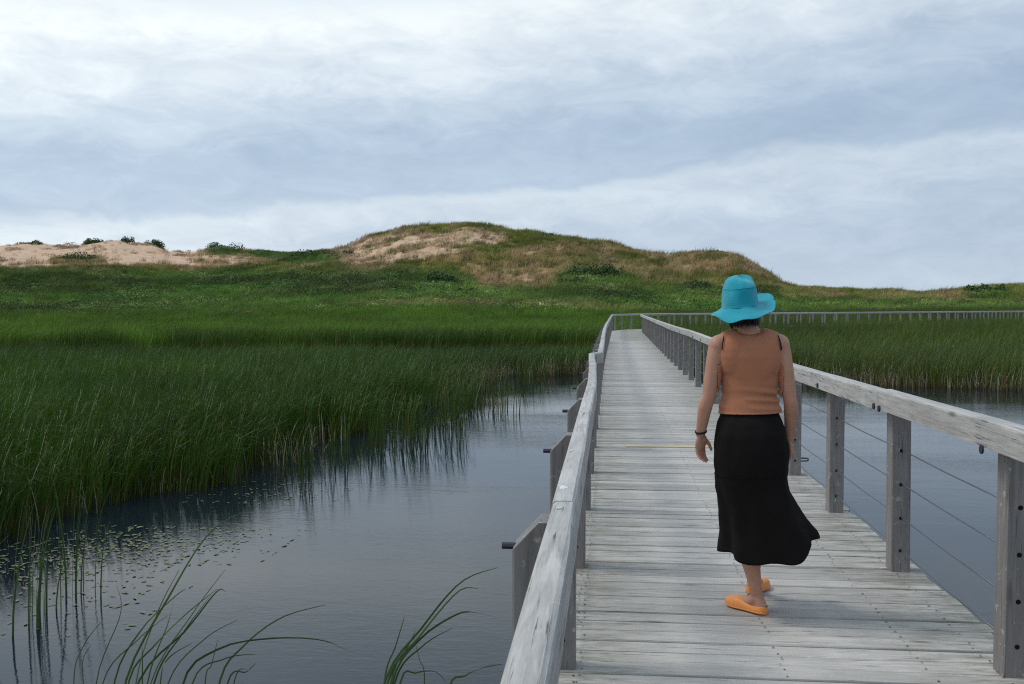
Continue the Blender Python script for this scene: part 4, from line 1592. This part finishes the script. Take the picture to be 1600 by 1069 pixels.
def cloth_mat(name, col, rough, var, weave=420, sheen=0.0, bm_=0.25):
    m, nt, b, out = mat_new(name)
    tc = nt.nodes.new('ShaderNodeTexCoord')
    p = tc.outputs['Object']
    n1 = noise(nt, p, 9, 4, .6)
    n2 = noise(nt, p, weave, 2, .6)
    c = mixc(nt, n1, tuple(x * (1 - var) for x in col), tuple(min(1, x * (1 + var)) for x in col))
    c = mixc(nt, mth(nt, 'MULTIPLY', n2, .35), c, tuple(x * .6 for x in col))
    setin(nt, b, 'Base Color', c)
    b.inputs['Roughness'].default_value = rough
    b.inputs['Specular IOR Level'].default_value = .15
    if sheen:
        b.inputs['Sheen Weight'].default_value = sheen
    bump(nt, b, mth(nt, 'ADD', n2, mth(nt, 'MULTIPLY', n1, .4)), bm_, .004)
    return m


M['tank'] = cloth_mat('rust_jersey', (.46, .185, .098), .85, .12, 260, .15)
M['skirt'] = cloth_mat('black_cotton', (.0105, .0078, .0075), .9, .25, 300)
M['hat'] = cloth_mat('turquoise_terry', (.020, .37, .46), .9, .22, 240, .3, .8)
M['hair'] = simple_mat('dark_hair', (.018, .012, .010), .45, .4, .4, 80)
M['clog'] = simple_mat('orange_foam', (.80, .29, .075), .5, .35, .06, 30)
M['strap'] = simple_mat('dark_strap', (.025, .015, .018), .7, .2)
M['eye'] = simple_mat('eye_white', (.75, .73, .70), .2, .5, .02)
M['iris'] = simple_mat('eye_brown', (.05, .025, .012), .15, .5, .1)
M['thread'] = simple_mat('stitching', (.30, .10, .045), .8, .2)
M['hat_seam'] = simple_mat('hat_stitching', (.01, .27, .36), .85, .2)

for sx in (-1, 1):
    eb = bmesh.new()
    ell_bm(eb, hd((sx * .031, .0795, .004)), (.0125, .0125, .0105), 12, 8, HROT)
    eo = bm_obj('eye', eb, M['eye'], person, True)
    ib = bmesh.new()
    ell_bm(ib, hd((sx * .031, .0900, .004)), (.0055, .0030, .0055), 10, 6, HROT)
    bm_obj('iris', ib, M['iris'], eo, True)

# ---- tank top: skin of the torso moved outwards, with soft folds at the waist
src = bmesh.new()
src.from_mesh(body_me)


def in_tank(p):
    x, y, z = p.x + .011, p.y, p.z
    if z < 1.044 or z > 1.48:
        return False
    lim = .172 if z < 1.10 else (.168 if z < 1.30 else .153 - (.012 if z > 1.40 else 0) - max(0, (1.36 - z)) * -.2)
    if abs(x) > lim:
        return False
    if z > 1.30 and abs(x) > .150 - .05 * max(0, .12 - abs(z - 1.37)) :
        return False
    nx, ny = p.x + .020, y - .004
    if z > 1.42 and math.hypot(nx / .068, ny / .074) < 1:
        return False
    if y > .02 and z > 1.38 and abs(nx) < .08:
        return False
    return True


dele = [f for f in src.faces if not in_tank(f.calc_center_median())]
bmesh.ops.delete(src, geom=dele, context='FACES')
# keep the biggest island
seen, best = set(), []
for f0 in src.faces:
    if f0 in seen:
        continue
    st, isl = [f0], []
    seen.add(f0)
    while st:
        f = st.pop()
        isl.append(f)
        for e in f.edges:
            for g in e.link_faces:
                if g not in seen:
                    seen.add(g)
                    st.append(g)
    if len(isl) > len(best):
        best = isl
bs = set(best)
bmesh.ops.delete(src, geom=[f for f in src.faces if f not in bs], context='FACES')
for it in range(10):
    newp = {}
    for e in src.edges:
        if e.is_boundary:
            for v, w in ((e.verts[0], e.verts[1]), (e.verts[1], e.verts[0])):
                newp.setdefault(v, []).append(w.co.copy())
    for v, l in newp.items():
        if len(l) == 2:
            v.co = v.co * .4 + (l[0] + l[1]) * .3
bmesh.ops.smooth_vert(src, verts=[v for v in src.verts if not v.is_boundary], factor=.5, use_axis_x=True, use_axis_y=True, use_axis_z=True)
src.normal_update()
nrm = {v: v.normal.copy() for v in src.verts}
for v in src.verts:
    p = v.co
    z = p.z
    loose = .0065 + .014 * max(0, min(1, (1.22 - z) / .14))
    nz = mnoise.noise(Vector((p.x * 3.2, p.y * 3.2, z * 10)))
    fold = 0
    k = max(0, min(1, (1.21 - z) / .06)) * max(0, min(1, (z - 1.04) / .02))
    ph = z * 125 + 2.2 * mnoise.noise(Vector((p.x * 5, p.y * 5, z * 4))) + p.x * 5
    fold += k * .0062 * math.sin(ph) * (0.5 + mnoise.noise(Vector((p.x * 6, 3, z * 8))))
    ph2 = (p.x * .75 + z * .62) * 70 + 2 * nz
    k2 = max(0, min(1, (1.36 - z) / .08)) * max(0, min(1, (z - 1.18) / .05))
    fold += k2 * .0028 * math.sin(ph2 if p.x < 0 else (-p.x * .75 + z * .62) * 70 + 2 * nz) * max(0, min(1, abs(p.x) * 9))
    v.co = p + nrm[v] * (loose + fold + .003 * nz)
    if p.z < 1.056:
        v.co.z = v.co.z * .15 + .85 * (1.046 + .010 * (v.co.x + .16) / .32)
tank_me = bpy.data.meshes.new('tank_top')
src.to_mesh(tank_me)
src.free()
for pth in (tank_me,):
    pth.materials.clear()
tank = link_mesh('tank_top', tank_me, M['tank'], person, True)
so = tank.modifiers.new('thick', 'SOLIDIFY')
so.thickness = .004
so.offset = -1
# neckline seam along the back
sb = bmesh.new()
tube_bm(sb, [(-.02 + math.sin(t) * .086, .004 - math.cos(t) * .088, 1.452 + .028 * abs(math.sin(t)) ** 2) for t in np.linspace(-1.35, 1.35, 22)], .0028, 6)
bm_obj('neckline_seam', sb, M['thread'], tank, True)
for sx, x0 in ((1, .118), (-1, -.137)):
    sb = bmesh.new()
    tube_bm(sb, [(x0 + sx * (.022), -.066, 1.375), (x0 + sx * .017, -.060, 1.415), (x0 + sx * .010, -.040, 1.444), (x0, .0, 1.456)], [((.0065 if sx > 0 else .003), .003)] * 4, 6)
    bm_obj('shoulder_strap', sb, M['strap'], person, True)

# ---- skirt: lofted from waist to a slanting flared hem with gores
SK = [(1.075, -.007, .136, .094), (1.045, -.007, .146, .100), (1.00, -.006, .166, .122), (.925, -.003, .181, .138), (.86, .0, .190, .146), (.79, .0, .188, .146), (.725, .0, .182, .140),
      (.66, .008, .183, .142), (.61, .020, .187, .150), (.54, .040, .196, .165), (.46, .062, .212, .185), (.38, .084, .230, .205), (.30, .100, .244, .222)]
seg = 96
V, Fc = [], []
NR = 60
zs = np.linspace(0, 1, NR)
zz = [s_[0] for s_ in SK][::-1]
for i in range(NR):
    t = i / (NR - 1)
    z0 = 1.065 + (.30 - 1.065) * t
    cx = np.interp(z0, zz, [s_[1] for s_ in SK][::-1])
    a = np.interp(z0, zz, [s_[2] for s_ in SK][::-1])
    d_ = np.interp(z0, zz, [s_[3] for s_ in SK][::-1])
    fl = max(0, min(1, (.74 - z0) / .42))
    for k in range(seg):
        th = 2 * math.pi * k / seg
        c, s_ = math.cos(th), math.sin(th)
        gore = math.cos(th * 6 + .5 * math.sin(th * 2)) * .020 * fl ** 1.2 + math.sin(th * 11 + 2) * .007 * fl
        gore += .010 * fl * mnoise.noise(Vector((c * 2.5, s_ * 2.5, z0 * 3)))
        wr = mnoise.noise(Vector((c * 2.6, s_ * 2.6, z0 * 8))) * .008 + mnoise.noise(Vector((c * 5, s_ * 5, z0 * 22 + c * 4))) * .004
        x = cx + c * (a + gore + wr)
        kk = max(0, min(1, (1.06 - z0) / .12))
        y = s_ * (d_ + .012 * kk + gore * .9 + wr) + .06 * fl - .012 * (1 - fl) * kk + .006 * (1 - kk)
        # slanting hem: lifted on the right where the cloth swings out
        hem = fl ** 1.5 * (.10 * max(0, c) ** 2 * 1.0 + .018 * max(0, -c) + .02 * (s_ > 0) * s_ - .010 * math.cos(th * 6))
        V.append((x, y, z0 + hem - .012 * fl * max(0, -s_)))
for i in range(NR - 1):
    for k in range(seg):
        p, q = i * seg + k, i * seg + (k + 1) % seg
        Fc.append((p, p + seg, q + seg, q))
skirt = mesh_obj('skirt', V, Fc, M['skirt'], person, True)
so = skirt.modifiers.new('thick', 'SOLIDIFY')
so.thickness = .003
so.offset = -1
# seam where the flounce is set on
sb = bmesh.new()
ring = [V[int((NR - 1) * (1.065 - .715) / .765) * seg + k] for k in range(0, seg, 2)]
ring = [tuple(Vector(p) + Vector((p[0], p[1], 0)).normalized() * .0012) for p in ring]
tube_bm(sb, ring + ring[:1], .0022, 5)
bm_obj('flounce_seam', sb, M['skirt'], skirt, True)

# ---- hat: soft crown, stitched seams, floppy brim
HATC = Vector((-.055, .020, 1.598))
hat_rot = Matrix.Rotation(R(-5), 3, 'Y') @ Matrix.Rotation(R(4), 3, 'X')


def hatp(r, th, z, sq=1.0):
    return HATC + hat_rot @ Vector((r * math.cos(th) * .96, r * math.sin(th) * 1.17, z))


hb = bmesh.new()
seg = 64
prof = [(.0, .156), (.028, .154), (.050, .148), (.068, .137), (.080, .119), (.0880, .096), (.0896, .088), (.0920, .06), (.0945, .03), (.0975, .0)]
rings = []
for (r_, z_) in prof:
    ring = []
    for k in range(seg):
        th = 2 * math.pi * k / seg
        wv = mnoise.noise(Vector((math.cos(th) * 1.6, math.sin(th) * 1.6, z_ * 14))) * .0085 * min(1, r_ / .06)
        dent = -.012 * math.exp(-((th - 5.6) / .5) ** 2) * max(0, (z_ - .09) / .06)
        ring.append(hb.verts.new(hatp(r_ + wv, th, z_ + wv * .5 + dent + .006 * math.sin(th * 2 + 1) * (z_ > .1))))
    rings.append(ring)
NB = 12
for j in range(1, NB + 1):
    t = j / NB
    ring = []
    for k in range(seg):
        th = 2 * math.pi * k / seg
        c, s_ = math.cos(th), math.sin(th)
        # droops at the back and left, turns up on the right
        back = max(0, -s_)
        right = max(0, c)
        left = max(0, -c)
        fr = max(0, s_)
        drop = -.028 - .030 * back ** 1.3 + .006 * left + .034 * right ** 2 * (1 - .5 * back) + .060 * right * fr * 2 - .02 * fr * left
        drop += .007 * math.sin(4 * th + .6) + .005 * math.sin(7 * th + 1)
        r_ = .0975 + (.062 + .0 * left + .020 * right ** 2) * t
        zc = drop * (.35 * t + .65 * t * t) - .010 * math.sin(t * math.pi) * (back + left) - .010 * max(0, t - .8) * 5 * left
        ring.append(hb.verts.new(hatp(r_, th, zc)))
    rings.append(ring)
for a, c in zip(rings, rings[1:]):
    for k in range(seg):
        if a is rings[0]:
            pass
        hb.faces.new((a[k], a[(k + 1) % seg], c[(k + 1) % seg], c[k]))
bmesh.ops.remove_doubles(hb, verts=rings[0], dist=.004)
edge_ring = [v.co.copy() for v in rings[-1]]
base_ring = [v.co.copy() for v in rings[len(prof) - 1]]
tip_ring = [v.co.copy() for v in rings[5]]
hat = bm_obj('hat', hb, M['hat'], person, True)
so = hat.modifiers.new('thick', 'SOLIDIFY')
so.thickness = .003
so.offset = 0
hs = hat.modifiers.new('sub', 'SUBSURF')
hs.levels = hs.render_levels = 1
for nm, rg, rad in (('crown_seam', tip_ring, .0022), ('brim_seam', base_ring, .0024)):
    sb = bmesh.new()
    cc_ = sum(rg, Vector()) / len(rg)
    tube_bm(sb, [p + (p - cc_).normalized() * .0012 for p in rg] + [rg[0] + (rg[0] - cc_).normalized() * .0012], rad, 5)
    bm_obj(nm, sb, M['hat_seam'], hat, True)
sb = bmesh.new()
tube_bm(sb, edge_ring + edge_ring[:1], .0026, 6)
bm_obj('brim_binding', sb, M['hat'], hat, True)

# ---- hair: short bob showing under the brim
hb = bmesh.new()
rh = np.random.default_rng(5)
ell_bm(hb, hd((0, -.004, .000)), (.073, .090, .094), 24, 14, HROT)
bmesh.ops.delete(hb, geom=[v for v in hb.verts if (HROT.transposed() @ (v.co - HEADC)).y > .045 and (HROT.transposed() @ (v.co - HEADC)).z < .05], context='VERTS')
for i in range(420):
    a = rh.uniform(-2.0, 2.0)
    x, y = math.sin(a) * .073, -.008 - math.cos(a) * .090
    z0 = rh.uniform(-.04, -.005)
    ln = rh.uniform(.085, .13) * (1 - .25 * abs(a) / 2)
    p0, p1, p2 = hd((x, y, z0)), hd((x * 1.02, y * 1.03, z0 - ln * .55)), hd((x * .86 + rh.normal(0, .004), y * 1.05 + rh.normal(0, .004), max(z0 - ln, -.138 + rh.uniform(0, .016))))
    tube_bm(hb, [p0, p1, p2], [.0032, .0034, .0008], 4, False)
bm_obj('hair', hb, M['hair'], person, True)

# ---- bracelet
sb = bmesh.new()
w0 = Vector(WR_L) + Vector((.003, -.001, .012))
tube_bm(sb, [w0 + Vector((math.cos(t) * .0285, math.sin(t) * .0285, .006 * math.sin(t + .5))) for t in np.linspace(0, 2 * math.pi, 20)], [(.004, .006)] * 20, 6, False)
bm_obj('bracelet', sb, M['strap'], person, True)
# ring on the right hand side? the right wrist carries nothing


# ---- clogs
def clog(heel, toe, pitch=0.0):
    heel, toe = Vector((heel.x, heel.y, 0)), Vector((toe.x, toe.y, 0))
    ax = (toe - heel).normalized()
    L = (toe - heel).length + .030
    o0 = heel - ax * .022
    sd = Vector((ax.y, -ax.x, 0))
    # half width along the foot and wall height
    ts = [0, .03, .10, .22, .38, .52, .64, .75, .86, .94, .985, 1.0]
    hw = [.006, .023, .034, .037, .037, .041, .047, .049, .045, .035, .020, .006]
    wall = [.046, .048, .047, .042, .042, .056, .064, .062, .054, .045, .036, .028]
    bmc = bmesh.new()
    n = len(ts)

    def P(t, w, z):
        spring = .012 * max(0, (t - .75) / .25) ** 2
        p = o0 + ax * (t * L) + sd * w
        return p + Vector((0, 0, z + spring + pitch * max(0, .55 - t)))
    rows = []
    for i in range(n):
        t, a, h = ts[i], hw[i], wall[i]
        dome = t > .45
        pts = [(-a * .92, .002), (-a, .014), (-a * 1.0, .028), (-a * .95, h * .72)]
        if dome:
            pts += [(-a * .72, h * .94), (-a * .30, h * 1.05), (a * .30, h * 1.05), (a * .72, h * .94)]
        else:
            pts += [(-a * .86, h), (-a * .74, h * .97), (a * .74, h * .97), (a * .86, h)]
        pts += [(a * .95, h * .72), (a * 1.0, .028), (a, .014), (a * .92, .002)]
        rows.append([bmc.verts.new(P(t, w, z)) for w, z in pts])
    m_ = 12
    for i in range(n - 1):
        for j in range(m_):
            if j == 5 and ts[i + 1] <= .52:
                continue                # foot opening
            bmc.faces.new((rows[i][j], rows[i][(j + 1) % m_], rows[i + 1][(j + 1) % m_], rows[i + 1][j]))
    bmc.faces.new(rows[0][::-1])
    bmc.faces.new(rows[-1])
    o = bm_obj('clog', bmc, M['clog'], person, True)
    md = o.modifiers.new('thick', 'SOLIDIFY')
    md.thickness = .005
    md.offset = -1
    sub = o.modifiers.new('sub', 'SUBSURF')
    sub.levels = sub.render_levels = 2
    tb = bmesh.new()                          # sole line round the rim
    tube_bm(tb, [P(t, -float(np.interp(t, ts, hw)) - .0005, .013) for t in np.linspace(.03, .97, 24)] +
            [P(t, float(np.interp(t, ts, hw)) + .0005, .013) for t in np.linspace(.97, .03, 24)], .0028, 5)
    bm_obj('sole_welt', tb, M['clog'], o, True)
    return o


clog(HEEL_L, TOE_L)
clog(HEEL_R, TOE_R, .02)
